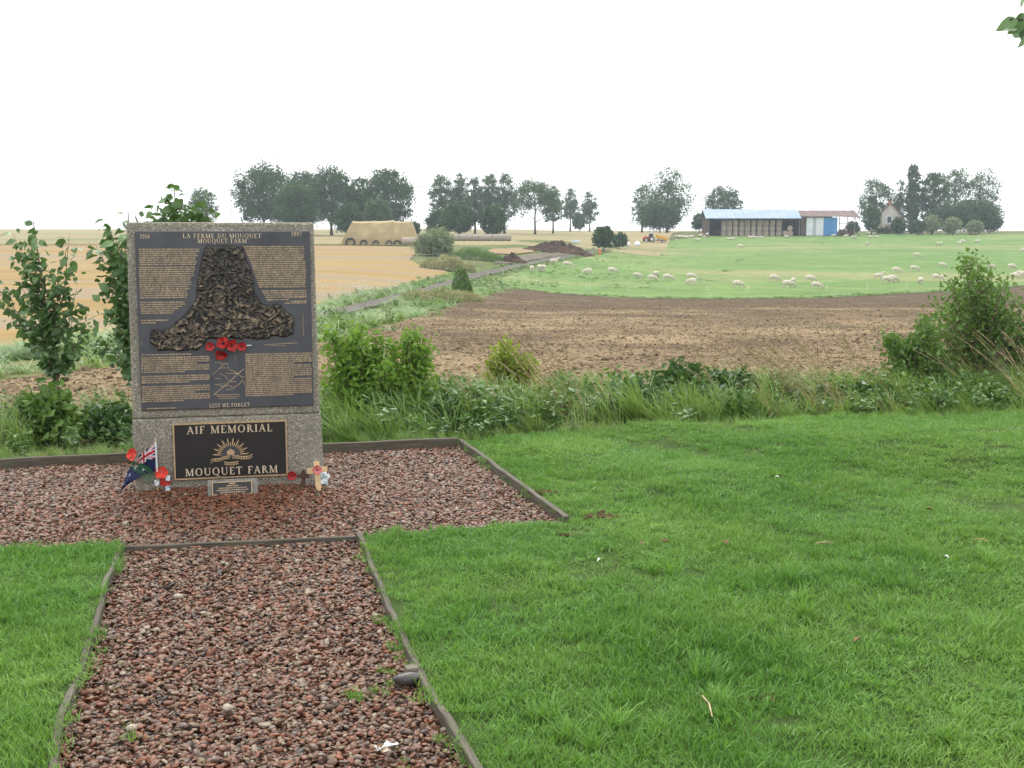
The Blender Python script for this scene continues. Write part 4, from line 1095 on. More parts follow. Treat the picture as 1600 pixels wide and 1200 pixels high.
NU, NV = 72, 44; vs, cs = [], []
for i in range(NU + 1):
    for j in range(NV + 1):
        u_, v_ = i / NU, j / NV
        s_ = u_ * 0.345
        ang = R(26 + 24 * u_)
        x_ = -s_ * math.cos(ang) * (0.92 + .08 * v_) - 0.006
        zc = 0.312 - v_ * 0.175 * (1 - 0.55 * u_ ** 1.2) - s_ * math.sin(ang) * (1.0 - 0.12 * v_)
        y_ = -0.012 * math.sin(u_ * 9 + v_ * 3.5) * (0.3 + u_) - 0.018 * math.sin(v_ * 5 + 1 + u_ * 4) * u_ - 0.005
        vs.append((x_, y_, zc)); cs.append(flag_colour(u_, v_))
fs = [(i * (NV + 1) + j, i * (NV + 1) + j + 1, (i + 1) * (NV + 1) + j + 1, (i + 1) * (NV + 1) + j) for i in range(NU) for j in range(NV)]
cl = np_mesh('cloth', vs, fs, 'flag_cloth', flag, None, True)
ca = cl.data.attributes.new('print', 'FLOAT_COLOR', 'POINT'); ca.data.foreach_set('color', np.array([(*c, 1) for c in cs], np.float32).ravel())
poppy('poppy', 'bright red poppy above the drooping flag', MEM_MAT @ Vector((ml(209, 711, -.12)[0], -.12, ml(209, 711, -.12)[1])), .042, 'poppy_orange_red', (-.5, -.8, .4), seed=6, ruffle=.6, centre=False)
poppy('poppy', 'bright red poppy at the foot of the flag stick', mw(252, 739, -.06), .042, 'poppy_orange_red', (.3, -.9, .3), seed=7, ruffle=.7, centre=False)
poppy('poppy', 'lower red poppy beside white paper at memorial corner', mw(258, 752, -.06), .036, 'poppy_red', (.4, -.9, 0), seed=8, ruffle=.7, centre=False)
sp0 = mw(243, 742, -.065)
sprig = thing('fern_sprig', 'green artificial fern sprig lying across the flag', 'sprig', sp0, MEM_YAW)
mb = MB(); mb.tube([(0.02, 0, -.02), (-.05, -.01, .03), (-.12, -.012, .075)], [.002] * 3, 5); mb.build('stem', 'artificial_green', sprig)
mb = MB()
for k in range(15):
    f_ = k / 14; b_ = Vector((-.005, 0, 0)).lerp(Vector((-.125, -.012, .078)), f_)
    for sg in (-1, 1):
        d_ = Vector((-.6, -.15, .2 + sg * .75)).normalized(); L_ = .075 * (1 - .6 * f_); n_ = Vector((.6, -.2, -sg * .3)).normalized() * .008
        mb.add([b_ - n_, b_ + d_ * L_ * .5 - n_, b_ + d_ * L_, b_ + d_ * L_ * .5 + n_], [(0, 1, 2, 3)], random.random())
mb.build('fronds', 'artificial_green', sprig)
for k, (px, py, lb) in enumerate([(262, 747, 'white paper scrap right of the lower red poppy'), (245, 754, 'white paper scrap left of the lower red poppy'), (262, 763, 'pale blue paper scrap on the gravel by memorial corner')]):
    c_ = mw(px, py, -.075); mb = MB(); vs = []
    for i in range(3):
        for j in range(3): vs.append(c_ + Vector(((i - 1) * .014, random.uniform(-.006, .006), (j - 1) * .016 + random.uniform(-.004, .004))))
    mb.add(vs, [(i * 3 + j, i * 3 + j + 1, i * 3 + j + 4, i * 3 + j + 3) for i in range(2) for j in range(2)]); tag(mb.build('paper_scrap', 'white_paper' if k < 2 else 'pale_blue_paper'), lb, 'paper', 'paper scraps')
poppy('poppy', 'red poppy with black centre left of the wooden crosses', mw(456, 743, -.03), .032, 'poppy_red', nrm, seed=9)
def cross(name, label, px, py, h, wv, wh, zc, mat, lean, th=.012):
    b_ = on_plane(px, py, 0.0)
    t_ = thing(name, label, 'cross', b_, MEM_YAW + .05, 'remembrance crosses'); rot = Matrix.Rotation(R(-9), 4, 'X') @ Matrix.Rotation(R(lean), 4, 'Y')
    mb = MB(); w = wv / 2
    pts = [(0, -.02), (w, .028), (w, h), (-w, h), (-w, .028)]
    mb.prism(pts, -th / 2, th / 2); mb.v = [tuple(rot @ Vector(v)) for v in mb.v]; bevel(mb.build('upright', mat, t_), .0015)
    mb = MB(); mb.prism([(-wh / 2, zc - w), (wh / 2, zc - w), (wh / 2, zc + w), (-wh / 2, zc + w)], -th / 2 - .003, th / 2 + .003); mb.v = [tuple(rot @ Vector(v)) for v in mb.v]; bevel(mb.build('crossbar', mat, t_), .0015)
    return t_, rot
cross('wooden_cross', 'small dark brown wooden cross leaning on the memorial base', 474, 764, .118, .026, .075, .082, 'dark_wood', 2)
tc_, rot_ = cross('wooden_cross', 'pale wooden remembrance cross with pink poppy at right of memorial', 498.5, 768, .192, .036, .125, .135, 'pale_wood', -3)
pp = Matrix.Translation(tc_.location) @ Matrix.Rotation(MEM_YAW + .05, 4, 'Z') @ (rot_ @ Vector((0, -.011, .138)))
poppy('poppy', 'flat pink poppy fixed to the pale wooden cross', pp, .031, 'poppy_pink', nrm, 4, seed=10, ruffle=.05)
bq = thing('flower_bunch', 'crumpled pale blue and white flower bunch beside pale wooden cross', 'flowers', mw(507, 747, -.03), MEM_YAW)
for k in range(9):
    mb = MB(); bm = bmesh.new(); bmesh.ops.create_icosphere(bm, subdivisions=2, radius=.016); c_ = Vector((random.uniform(-.02, .022), random.uniform(-.014, .01), -.035 + k * .0085))
    mb.add([c_ + v.co * (1 + .7 * mnoise.noise(v.co * 90 + Vector((k, 0, 0)))) for v in bm.verts], [tuple(v.index for v in f.verts) for f in bm.faces]); bm.free()
    mb.build('bloom', 'white_paper' if k % 3 else 'pale_blue_paper', bq)

# ------------------------------------------------------------------ edging boards
def board(label, a, b, h, th, z0=-0.1, wob=0.006, seed=0):
    a, b = Vector((a[0], a[1], 0)), Vector((b[0], b[1], 0)); L_ = (b - a).length; ang = math.atan2(b.y - a.y, b.x - a.x)
    n_ = max(6, int(L_ / .08)); mb = MB(); vs = []
    for i in range(n_ + 1):
        x_ = L_ * i / n_; dy = wob * mnoise.noise(Vector((x_ * 2, seed, 0))) * 2; dz = 0.006 * mnoise.noise(Vector((x_ * 3, seed, 7))); e = .003 * mnoise.noise(Vector((x_ * 14, seed, 3)))
        vs += [(x_, dy - th / 2, z0), (x_, dy - th / 2 + e, h + dz - .004), (x_, dy - th / 2 + .005, h + dz), (x_, dy + th / 2 - .005, h + dz), (x_, dy + th / 2 + e, h + dz - .004), (x_, dy + th / 2, z0)]
    fs = [tuple(range(6)), tuple(reversed(range(n_ * 6, n_ * 6 + 6)))]
    for i in range(n_):
        for k in range(6): fs.append((i * 6 + k, (i + 1) * 6 + k, (i + 1) * 6 + (k + 1) % 6, i * 6 + (k + 1) % 6))
    mb.add(vs, fs); o = mb.build('edging_board', 'weathered_board'); o.location = a; o.rotation_euler = (0, 0, ang)
    return tag(o, label, 'board', 'timber edging boards')
vB = lambda a, b, f: tuple(Vector(a).lerp(Vector(b), f))
board('long weathered timber edging board behind the memorial along gravel back', vB(BED_BACK_L, BED_BACK_R, 0), vB(BED_BACK_L, BED_BACK_R, .995), .035, .035, wob=.004, seed=1)
board('weathered timber edging board slanting between gravel bed and right lawn', BED_BACK_R, vB(BED_BACK_R, BED_FRONT_R, 1.01), .022, .034, wob=.004, seed=2)
board('thin timber board crossing between gravel bed and path', PATH_TL, PATH_TR, -.012, .022, wob=.004, seed=3)
board('curving grey timber edging board along left side of path', PATH_TL, PATH_BL, .006, .025, wob=.014, seed=4)
board('upper timber edging board along right side of path below crossing board', PATH_TR, PATH_BR_MID, .004, .024, wob=.012, seed=5)
board('lower timber edging board along right side of path by dark stone', PATH_BR_MID, PATH_BR, .004, .027, wob=.012, seed=6)
pg = on_plane(651, 1048); mb = MB(); mb.box(-.022, .022, -.022, .022, -.1, .018); o = bevel(mb.build('edging_stake', 'timber'), .004); o.location = (pg.x - .02, pg.y, 0); o.rotation_euler = (0, 0, .4); tag(o, 'short timber stake holding the board joint right of path', 'stake')

# ------------------------------------------------------------------ small loose things
def lump(name, label, cat, loc, dims, mat, seed, sub=3, amp=.25, fq=2.0, rz=0.0, smooth=True):
    bm = bmesh.new(); bmesh.ops.create_icosphere(bm, subdivisions=sub, radius=.5); mb = MB(); o_ = Vector((seed * 3.7, seed, 1))
    mb.add([Vector((v.co.x * dims[0], v.co.y * dims[1], v.co.z * dims[2])) * (1 + amp * mnoise.fractal(v.co * fq * 2 + o_, .6, 2.0, 4)) for v in bm.verts], [tuple(v.index for v in f.verts) for f in bm.faces]); bm.free()
    o = mb.build(name, mat, None, smooth); o.location = loc; o.rotation_euler = (0, 0, rz); return tag(o, label, cat)
s0 = on_plane(638, 1056); lump('dark_stone', 'long smooth dark stone lying on path by right edging', 'stone', s0 + Vector((0, 0, -.012)), (.115, .05, .05), 'wet_dark_stone', 3, amp=.12, rz=.15)
for k, (px, py, w, lb) in enumerate([(832, 1112, .0, ''), (205, 1128, .032, 'pale cream pebble near bottom left of path'), (355, 1097, .036, 'large pale pebble standing out in middle of path'), (278, 925, .038, 'long cream pebble in upper part of path')]):
    if w: q = on_plane(px, py); lump('pale_pebble', lb, 'stone', q + Vector((0, 0, -.02)), (w * 1.3, w, w * .7), 'cream_pebble', k + 5, 2, .2, 2, k)
def soil_patch(label, px, py, w, seed):
    q = on_plane(px, py); r = random.Random(seed); t_ = thing('soil_patch', label, 'soil', (q.x, q.y, float(lawn_bumps(q.x, q.y))), 0, 'bare soil scrapes')
    for k in range(16):
        bm = bmesh.new(); bmesh.ops.create_icosphere(bm, subdivisions=2, radius=.5); d_ = w * r.uniform(.14, .36); mb = MB(); o_ = Vector((k, seed, 0))
        c_ = Vector((r.gauss(0, w * .26), r.gauss(0, w * .17), .012))
        mb.add([c_ + Vector((v.co.x, v.co.y, v.co.z * .6)) * d_ * (1 + .5 * mnoise.noise(v.co * 5 + o_)) for v in bm.verts], [tuple(v.index for v in f.verts) for f in bm.faces]); bm.free(); mb.build('clod', 'dark_soil', t_)
soil_patch('dug brown earth on lawn right of slanting edging board', 937, 808, .20, 1)
soil_patch('small brown earth scrape against slanting edging board', 847, 769, .13, 2)
soil_patch('small dark earth scrape on lawn below gravel bed corner', 893, 838, .09, 3)
soil_patch('bare muddy spot in the near lawn among coarse grass', 1195, 1082, .10, 4)
for k, (px, py, lb) in enumerate([(1214, 760, 'white feather on lawn in front of the verge'), (936, 883, 'white feather on lawn nearest the gravel bed'), (1479, 876, 'pale feather on the right side of lawn')]):
    q = on_plane(px, py); z = float(lawn_bumps(q.x, q.y)) + .03; mb = MB()
    mb.add([(-.018, 0, 0), (-.005, -.004, .009), (.017, 0, .005), (-.004, .006, .011), (0, 0, .016)], [(0, 1, 4), (1, 2, 4), (2, 3, 4), (3, 0, 4)]); o = mb.build('feather', 'feather_white'); o.location = (q.x, q.y, z); o.rotation_euler = (0, 0, k); tag(o, lb, 'feather', 'feathers on the lawn')
for k, (px, py, lb) in enumerate([(1008, 857, 'brown dead leaf on lawn near the earth scrape'), (1003, 862, 'dark brown dead leaf left of another on lawn'), (1452, 806, 'brown dead leaf on right part of lawn'), (1340, 1011, 'brown dead leaf in middle of near lawn'), (1134, 855, 'tan dead leaf on lawn middle')]):
    q = on_plane(px + (0 if k else 32), py); z = float(lawn_bumps(q.x, q.y)) + .035; mb = MB()
    mb.add([(-.03, 0, 0), (-.005, -.014, .012), (.032, 0, .004), (-.005, .014, .012), (0, 0, 0)], [(0, 1, 4), (1, 2, 4), (2, 3, 4), (3, 0, 4)]); o = mb.build('dead_leaf', 'dry_leaf'); o.location = (q.x, q.y, z); o.rotation_euler = (.2, .1, k * 1.3); tag(o, lb, 'leaf', 'dead leaves on the lawn')
for k, (a, b, lb) in enumerate([((1098, 1078), (1113, 1110), 'pale bent straw stick in near lawn'), ((1275, 845), (1302, 845), 'thin straw stick lying on lawn middle'), ((1520, 838), (1545, 842), 'thin straw stick at right side of lawn')]):
    pa_, pb_ = on_plane(*a, .045), on_plane(*b, .045); dz = Vector((0, 0, float(lawn_bumps(pa_.x, pa_.y)))); mb = MB(); mb.tube([pa_ + dz, pa_.lerp(pb_, .5) + dz + Vector((.006, 0, .008)), pb_ + dz], [.003, .0035, .002], 5); tag(mb.build('straw_stick', 'dry_stick'), lb, 'stick', 'straw sticks on the lawn')
q = on_plane(605, 1168); lt = thing('withered_flower', 'crumpled white and orange withered flower lying on near path', 'flower', (q.x, q.y, -.02), .6)
for k in range(6):
    mb = MB(); vs = []
    for i in range(4):
        for j in range(3): vs.append((.02 * (i - 1.5) + random.uniform(-.006, .006), .012 * (j - 1) + (k - 3) * .007, .012 + random.uniform(0, .022)))
    mb.add(vs, [(i * 3 + j, i * 3 + j + 1, i * 3 + j + 4, i * 3 + j + 3) for i in range(3) for j in range(2)]); mb.build('petal', ('cream_pebble', 'dry_leaf', 'white_paper')[k % 3], lt, True)
# seedlings in the gravel by the edging
srcs = []
for k in range(3):
    mb = MB()
    for i in range(26): blade(mb, random.gauss(0, .02), random.gauss(0, .02), random.uniform(.02, .06), .004, random.uniform(.01, .05), random.uniform(0, 6.28), random.random(), .5, 3)
    srcs.append(source(mb, 'seedling_%d' % k, 'lawn_blades'))
wp = [on_plane(px + random.gauss(0, 9), py + random.gauss(0, 6)) for px, py in [(605, 955), (590, 962), (625, 1015), (610, 1030), (622, 1010), (640, 995), (550, 1072), (195, 1135), (140, 1008), (697, 1140), (630, 1185), (600, 1060), (560, 1075)] for _ in range(3)]
n = len(wp); scatter('gravel_seedlings', np.array([(c.x, c.y, -.035) for c in wp]), np.column_stack([np.zeros(n), np.zeros(n), rng.uniform(0, 6, n)]), np.repeat(rng.uniform(.3, .7, n)[:, None], 3, 1), rng.random(n), srcs, 'small green seedlings sprouting through the gravel path', 'weeds')
# ------------------------------------------------------------------ trees
def limbs(mb, base, top, r0, n_limb, spread, start=.35, seed=0, segs=6):
    """tapered trunk with limbs that reach out into the crown; returns limb tips"""
    rr = random.Random(seed); h = (top - base).length; ctr = []
    for i in range(segs + 1):
        f = i / segs; ctr.append(base.lerp(top, f) + Vector((rr.gauss(0, .012) * h * f, rr.gauss(0, .012) * h * f, 0)))
    mb.tube(ctr, [r0 * (1.25 if i == 0 else 1) * (1 - .85 * i / segs) for i in range(segs + 1)], 7)
    tips = []
    for k in range(n_limb):
        f = start + (0.97 - start) * k / max(1, n_limb - 1); j = min(segs - 1, int(f * segs)); p = ctr[j].lerp(ctr[j + 1], f * segs - j)
        a = k * 2.4 + rr.uniform(-.4, .4); L_ = spread * (1.05 - .75 * f) * rr.uniform(.7, 1.15)
        e = p + Vector((math.cos(a) * L_, math.sin(a) * L_, L_ * rr.uniform(.5, 1.0))); m_ = p.lerp(e, .5) + Vector((0, 0, -.06 * L_))
        rb = r0 * (1 - .85 * f) * .55; mb.tube([p, m_, e], [rb, rb * .6, rb * .2], 5); tips.append(e)
    return tips

def tree(label, px, top_y, Y, wid_px, lobes=None, leaf='tree_leaf', trunk=.25, n=3400, size=.42, gap=0.5, kind='broad', base_off=0.0, group='distant trees', seed=0, dx=0.0, name='tree'):
    """a tree that stands at depth Y; width and top from its outline"""
    b = stand(px, Y); H_ = at_depth(px, top_y, Y).z - b.z; W = wid_px / F_PX * Y * 1.1
    t_ = thing(name, label, 'tree', b, 0, group); rr = np.random.default_rng(seed + 100)
    mb = MB(); rad = max(.12, H_ * .022)
    limbs(mb, Vector((0, 0, -.3)), Vector((dx * W, 0, H_ * .9)), rad, 11, W * .42, max(.25, trunk * .9), seed)
    mb.build('trunk', 'bark', t_, True)
    z0 = H_ * trunk
    C, S = [], []
    ncl = int(46 + 20 * W / 8) * (3 if kind == 'column' else 1)
    if lobes is None:
        if kind == 'broad': lobes = [(0, .62, .5, .42), (-.24, .52, .3, .3), (.25, .5, .3, .3), (.05, .82, .3, .2), (-.12, .74, .3, .24), (.17, .72, .28, .22), (0, .38, .42, .18)]
        elif kind == 'tall': lobes = [(0, .72, .36, .28), (.06, .48, .44, .26), (-.1, .35, .4, .2), (.03, .9, .2, .12), (-.14, .6, .3, .2), (.16, .62, .28, .2)]
        elif kind == 'round': lobes = [(0, .56, .5, .42), (-.18, .45, .34, .3), (.18, .47, .34, .3), (0, .78, .34, .2)]
        elif kind == 'column': lobes = [(0, .15, .42, .16), (0, .35, .46, .2), (.02, .55, .44, .2), (0, .75, .40, .2), (-.04, .92, .34, .09)]
    wts = np.array([l[2] * l[2] * l[3] for l in lobes]); wts = wts / wts.sum()
    for k in rr.choice(len(lobes), ncl * 3, p=wts):
        lx, lz, rx, rz = lobes[k]; d_ = rr.normal(size=3); d_ /= np.linalg.norm(d_); r_ = rr.uniform(.35, 1.0) ** .5
        c_ = np.array([lx * W + d_[0] * rx * W * r_, d_[1] * rx * W * r_, lz * H_ + d_[2] * rz * H_ * r_])
        if c_[2] < z0 * .8 or c_[2] > H_ * 1.0: continue
        C.append(c_); S.append(rr.uniform(.035, .085) * W)
    C = np.array(C); S = np.array(S); m = len(C); n = int(n * (2.7 if leaf == 'tree_leaf' else 2.0)); size = size * 1.15
    pick = rr.integers(0, m, n)
    off = rr.normal(size=(n, 3)) * (S[pick][:, None]) * np.array([1, 1, .75])
    P_ = C[pick] + off
    P_[:, 2] = np.clip(P_[:, 2], z0 * .6 + .2, None)
    dirs = rr.normal(size=(n, 3)); dirs /= np.linalg.norm(dirs, axis=1, keepdims=True)
    clump_t = rr.uniform(0, 1, m)
    tint = np.clip(.55 * clump_t[pick] + .45 * rr.random(n), 0, 1)
    v, f = leaf_quads(P_, dirs, rr.uniform(.6, 1.25, n) * size, .75, .12)
    np_mesh('crown', v, f, leaf, t_, np.repeat(tint, 4))
    return t_

T = tree
g1 = 'trees of the left copse'
T('tallest dark rounded tree at left end of the distant copse', 413, 258, 285, 82, n=5200, trunk=.12, seed=1, group=g1)
T('lower dome shaped dark tree in front of copse beside the tallest', 464, 284, 270, 62, n=3800, kind='round', trunk=.1, seed=2, group=g1)
T('pale topped tree at back of copse behind the dome shaped one', 476, 269, 305, 55, n=3400, trunk=.2, seed=3, group=g1)
T('broad dark tree in middle of the copse, highest of the middle ones', 518, 264, 290, 70, n=4800, trunk=.12, seed=4, group=g1)
T('narrow tree in copse squeezed between two broad crowns', 562, 278, 295, 46, n=2800, kind='tall', trunk=.12, seed=5, group=g1)
T('broad dark tree at right end of the copse behind tarp stack', 606, 267, 290, 70, n=4800, trunk=.14, seed=6, group=g1)
T('small rounded paler tree before the right end of copse', 592, 308, 265, 38, n=2400, kind='round', leaf='poplar_leaf', trunk=.1, seed=7, group=g1)
T('small dark tree low in the middle of copse', 545, 318, 268, 40, n=2400, kind='round', trunk=.08, seed=8, group=g1)
T('low bush right of copse over the tarp stack end', 645, 347, 262, 22, n=900, kind='round', trunk=.05, seed=9, group=g1)
T('lone airy tree on horizon behind memorial sapling', 318, 293, 300, 40, n=1500, leaf='poplar_leaf', trunk=.25, size=.45, seed=10)
g2 = 'row of poplars'
for k, (px, ty, w, lb) in enumerate([(691, 270, 42, 'leftmost tall poplar of the row behind round trees'), (718, 271, 34, 'second tall poplar from left in the row'), (742, 274, 30, 'middle slender poplar of the row'), (764, 271, 34, 'fourth poplar from left in the row'), (788, 272, 40, 'rightmost poplar of the row beside broad tree')]):
    T(lb, px, ty, 315 + 4 * k, w, leaf='poplar_leaf', kind='tall', trunk=.22, n=2500, size=.42, seed=20 + k, group=g2, name='poplar_tree')
T('round dark tree standing alone before the poplars, left one', 716, 317, 255, 44, n=2600, kind='round', trunk=.14, seed=30)
T('round dark tree standing alone before the poplars, right one', 770, 322, 255, 38, n=2400, kind='round', trunk=.14, seed=31)
T('low dark tree at left foot of the poplars', 686, 328, 275, 38, n=1800, kind='round', trunk=.08, seed=32)
T('broad open crowned tree with clear trunk right of poplars', 836, 283, 310, 68, n=2900, leaf='poplar_leaf', trunk=.30, lobes=[(0, .72, .42, .24), (-.28, .58, .24, .2), (.26, .6, .26, .24), (-.1, .86, .3, .12), (.2, .8, .26, .14)], seed=33)
T('slender tree leaning against the broad open crowned tree', 864, 292, 325, 26, n=1300, kind='tall', leaf='poplar_leaf', trunk=.35, seed=34)
T('tall thin hazy tree, left of the far pair', 891, 294, 395, 26, n=1300, kind='tall', leaf='poplar_leaf', trunk=.38, size=.5, seed=35)
T('tall thin hazy tree, right of the far pair', 921, 299, 405, 26, n=1300, kind='tall', leaf='poplar_leaf', trunk=.22, size=.5, seed=36)
T('small round hazy tree between the far thin pair', 905, 333, 390, 18, n=800, kind='round', trunk=.15, size=.5, seed=37)
T('dark bush on the near side of farm track beside black heap', 943, 351, 205, 28, n=1500, kind='round', trunk=.05, size=.3, seed=38)
T('low dark bush between black heap and tractor', 968, 363, 225, 22, n=900, kind='round', trunk=.05, size=.3, seed=39)
g3 = 'trees round the farm'
T('tall open tree with uneven top left of the barn', 1042, 256, 335, 68, n=3300, leaf='poplar_leaf', trunk=.2, lobes=[(.05, .86, .26, .13), (-.2, .68, .26, .18), (.22, .58, .34, .2), (0, .5, .4, .22), (.25, .36, .26, .16), (-.1, .36, .4, .18)], seed=40, group=g3)
T('hazy thin tree at left edge of the farm trees', 1003, 286, 350, 34, n=1300, leaf='poplar_leaf', kind='tall', trunk=.2, seed=41, group=g3)
T('dense dark evergreen mass behind the tractor', 1031, 315, 325, 54, n=3600, kind='round', trunk=.03, seed=42, group=g3)
T('rounded tree rising behind the blue barn roof', 1130, 291, 345, 50, n=2300, trunk=.15, seed=43, group=g3)
T('small bush at left end wall of the barn', 1092, 333, 322, 20, n=900, kind='round', trunk=.05, seed=44, group=g3)
T('round crowned tree behind the farmhouse', 1367, 277, 335, 50, n=2700, kind='round', leaf='poplar_leaf', trunk=.3, seed=45, group=g3)
T('thin see through tree between farmhouse and ivy column', 1405, 280, 335, 24, n=1100, kind='tall', leaf='poplar_leaf', trunk=.15, seed=46, group=g3)
T('tall narrow ivy clad tree column near the farmhouse', 1424, 256, 315, 21, n=3000, kind='column', trunk=.02, size=.4, seed=47, group=g3)
T('dark tree just right of the ivy column', 1456, 271, 320, 44, n=2800, trunk=.08, seed=48, group=g3)
T('hazy open tree second from right at the farm', 1490, 263, 340, 42, n=1900, leaf='poplar_leaf', trunk=.2, seed=49, group=g3)
T('tall airy hazy tree at right end of farm', 1528, 254, 335, 56, n=2300, leaf='poplar_leaf', trunk=.15, size=.4, lobes=[(-.02, .86, .28, .12), (.1, .66, .42, .18), (-.2, .6, .28, .18), (.1, .45, .4, .16), (0, .25, .45, .2)], seed=50, group=g3)
T('dense dark undergrowth tree at right end below airy tree', 1522, 312, 315, 66, n=3800, kind='round', trunk=.03, seed=51, group=g3)
T('dark low tree in middle of right farm trees', 1482, 318, 312, 56, n=3000, kind='round', trunk=.03, seed=52, group=g3)
T('low dark tree trailing off at far right of farm', 1546, 334, 312, 34, n=1500, kind='round', trunk=.03, seed=53, group=g3)
for k, (px, ty, w, lb) in enumerate([(1455, 336, 26, 'grey green rounded bush below the ivy column'), (1488, 339, 24, 'grey green rounded bush in middle of farm bushes'), (1522, 344, 22, 'grey green rounded bush at right of farm bushes'), (1432, 344, 24, 'low bush at foot of ivy column'), (1362, 320, 24, 'dark conical bush against left side of farmhouse'), (1403, 340, 20, 'dark bush against right side of farmhouse'), (1332, 346, 18, 'low bush behind the open rusty shed')]):
    T(lb, px, ty, 300, w, n=1100, kind='round', trunk=.03, leaf='willow_leaf' if k < 3 else 'tree_leaf', size=.38, seed=60 + k, group='bushes round the farm', name='bush')
T('grey green willow bush beside the farm track', 678, 352, 163, 56, n=3600, kind='round', trunk=.0, lobes=[(0, .5, .44, .42), (-.2, .3, .34, .3), (.2, .32, .34, .3), (0, .15, .48, .18)], leaf='willow_leaf', size=.26, seed=70, name='bush')
def weed_mound(label, px, py, w, h, d, leaf, n, size, seed):
    b = on_land(px, py); t_ = thing('weed_mound', label, 'weeds', b, 0, 'weed mounds by the track'); rr = np.random.default_rng(seed)
    a = rr.uniform(0, 6.28, n); r_ = np.sqrt(rr.random(n)); x_ = np.cos(a) * r_ * w * .5; y_ = np.sin(a) * r_ * d * .5
    hh = h * (1 - r_ ** 2) ** .5 * (0.6 + .6 * vnoise(x_ * 1.5 + 7, y_ * 1.5, seed)); z_ = float(0) + rr.random(n) ** .6 * hh + (H(x_ + b.x, y_ + b.y) - b.z)
    dirs = rr.normal(size=(n, 3)) + np.array([-.3, 0, 1.2]); dirs /= np.linalg.norm(dirs, axis=1, keepdims=True)
    v, f = leaf_quads(np.column_stack([x_, y_, z_]), dirs, rr.uniform(.6, 1.3, n) * size, .3, .1); np_mesh('foliage', v, f, leaf, t_, np.repeat(np.clip(.5 * vnoise(x_, y_, seed + 3) + .5 * rr.random(n), 0, 1), 4))
weed_mound('mound of dry straw coloured weeds below the willow bush', 700, 422, 6.5, 1.7, 3.5, 'straw_weed', 5200, .32, 1)
weed_mound('dark green weed bank right of willow bush', 745, 405, 7.5, 1.5, 4, 'hedge_leaf', 3600, .3, 2)
weed_mound('upright green weed clump at the bend of track verge', 722, 463, 1.5, 1.9, 1.2, 'hedge_leaf', 1300, .24, 3)
weed_mound('straw coloured weeds on the bank at field corner', 690, 470, 5, .8, 2.2, 'straw_weed', 2400, .22, 4)

# ------------------------------------------------------------------ shrubs and brambles in the verge
def shrub(name, label, base, tips, leaf, n, size, spread=.09, seed=0, bare=.25, wid=.55, bias=(-.35, 0, .1), group=None, mat_stem='young_bark', r0=.011):
    rr = np.random.default_rng(seed); b = Vector(base); t_ = thing(name, label, 'shrub', b, 0, group); mb = MB(); C, D_ = [], []
    lens = np.array([(Vector(q) - b).length for q in tips]); cnt = (n * lens / lens.sum()).astype(int)
    for q, m in zip(tips, cnt):
        e = Vector(q) - b; mid = e * .5 + Vector((rr.normal(0, .05), rr.normal(0, .05), .06 * e.length)); L_ = e.length
        pts = [Vector((rr.normal(0, .02), rr.normal(0, .02), -.05)), mid * .55, mid, mid.lerp(e, .55), e]
        mb.tube(pts, [r0 * s_ for s_ in (1, .85, .65, .45, .2)], 5)
        for k in range(3):   # side twigs
            f_ = rr.uniform(.35, .9); p_ = (mid.lerp(e, (f_ - .5) * 2) if f_ > .5 else mid * (f_ * 2)); tw = p_ + Vector(rr.normal(size=3)) * .12 * L_ + Vector((-.03, 0, .05)); mb.tube([p_, tw], [r0 * .35, r0 * .12], 4)
        f_ = bare + (1 - bare) * rr.random(m) ** .8; base_p = np.where((f_ > .5)[:, None], np.array(mid) + (np.array(e) - np.array(mid)) * ((f_ - .5) * 2)[:, None], np.array(mid) * (f_ * 2)[:, None])
        C.append(base_p + rr.normal(size=(m, 3)) * (spread * (1.25 - .75 * f_))[:, None])
    mb.build('stems', mat_stem, t_, True); C = np.vstack(C); m = len(C)
    dirs = rr.normal(size=(m, 3)) + np.array(bias); dirs /= np.linalg.norm(dirs, axis=1, keepdims=True)
    lo = float(H(b.x, b.y)) - b.z; C[:, 2] = np.maximum(C[:, 2], lo + .02)
    v, f = leaf_quads(C, dirs, rr.uniform(.65, 1.3, m) * size, wid, .18)
    np_mesh('foliage', v, f, leaf, t_, np.repeat(np.clip(.4 * vnoise(C[:, 0] * 5, C[:, 2] * 5, seed) + .6 * rr.random(m), 0, 1), 4)); return t_
def tipset(pxs, Y, jit=.12, k=1):
    r = []
    for px, py in pxs:
        for _ in range(k): r.append(at_depth(px + random.gauss(0, 5), py + random.gauss(0, 5), Y + random.gauss(0, jit)))
    return r
def vbase(px, Y): q = stand(px, Y); q.z -= .08; return q
shrub('leafy_shrub', 'bright green leafy shrub close beside right edge of memorial', vbase(560, 10.4), tipset([(520, 520), (545, 530), (565, 520), (590, 530), (612, 545), (530, 560), (575, 560), (605, 575), (515, 590), (550, 600), (590, 610), (625, 600), (540, 545)], 10.4, .14, 2), 'bright_leaf', 4200, .062, .085, 1, .1)
shrub('leafy_shrub', 'bright green arching shrub second to right of memorial', vbase(640, 10.5), tipset([(640, 520), (655, 530), (668, 545), (650, 555), (632, 545), (660, 570), (640, 590), (625, 600)], 10.5, .10, 2), 'bright_leaf', 2200, .06, .075, 2, .15)
shrub('leafy_shrub', 'small yellow green shrub alone at the stubble field edge', vbase(795, 12.6), tipset([(795, 535), (780, 552), (765, 565), (810, 558), (826, 568), (800, 570), (785, 580), (815, 585), (772, 590)], 12.6, .1, 2), 'yellow_green_leaf', 2200, .06, .08, 3, .12)
shrub('leafy_shrub', 'tiny dark green shrub right of the yellow green one', vbase(876, 12.0), tipset([(870, 585), (880, 580), (888, 592), (866, 598)], 12.0, .06, 2), 'hedge_leaf', 260, .05, .05, 4)
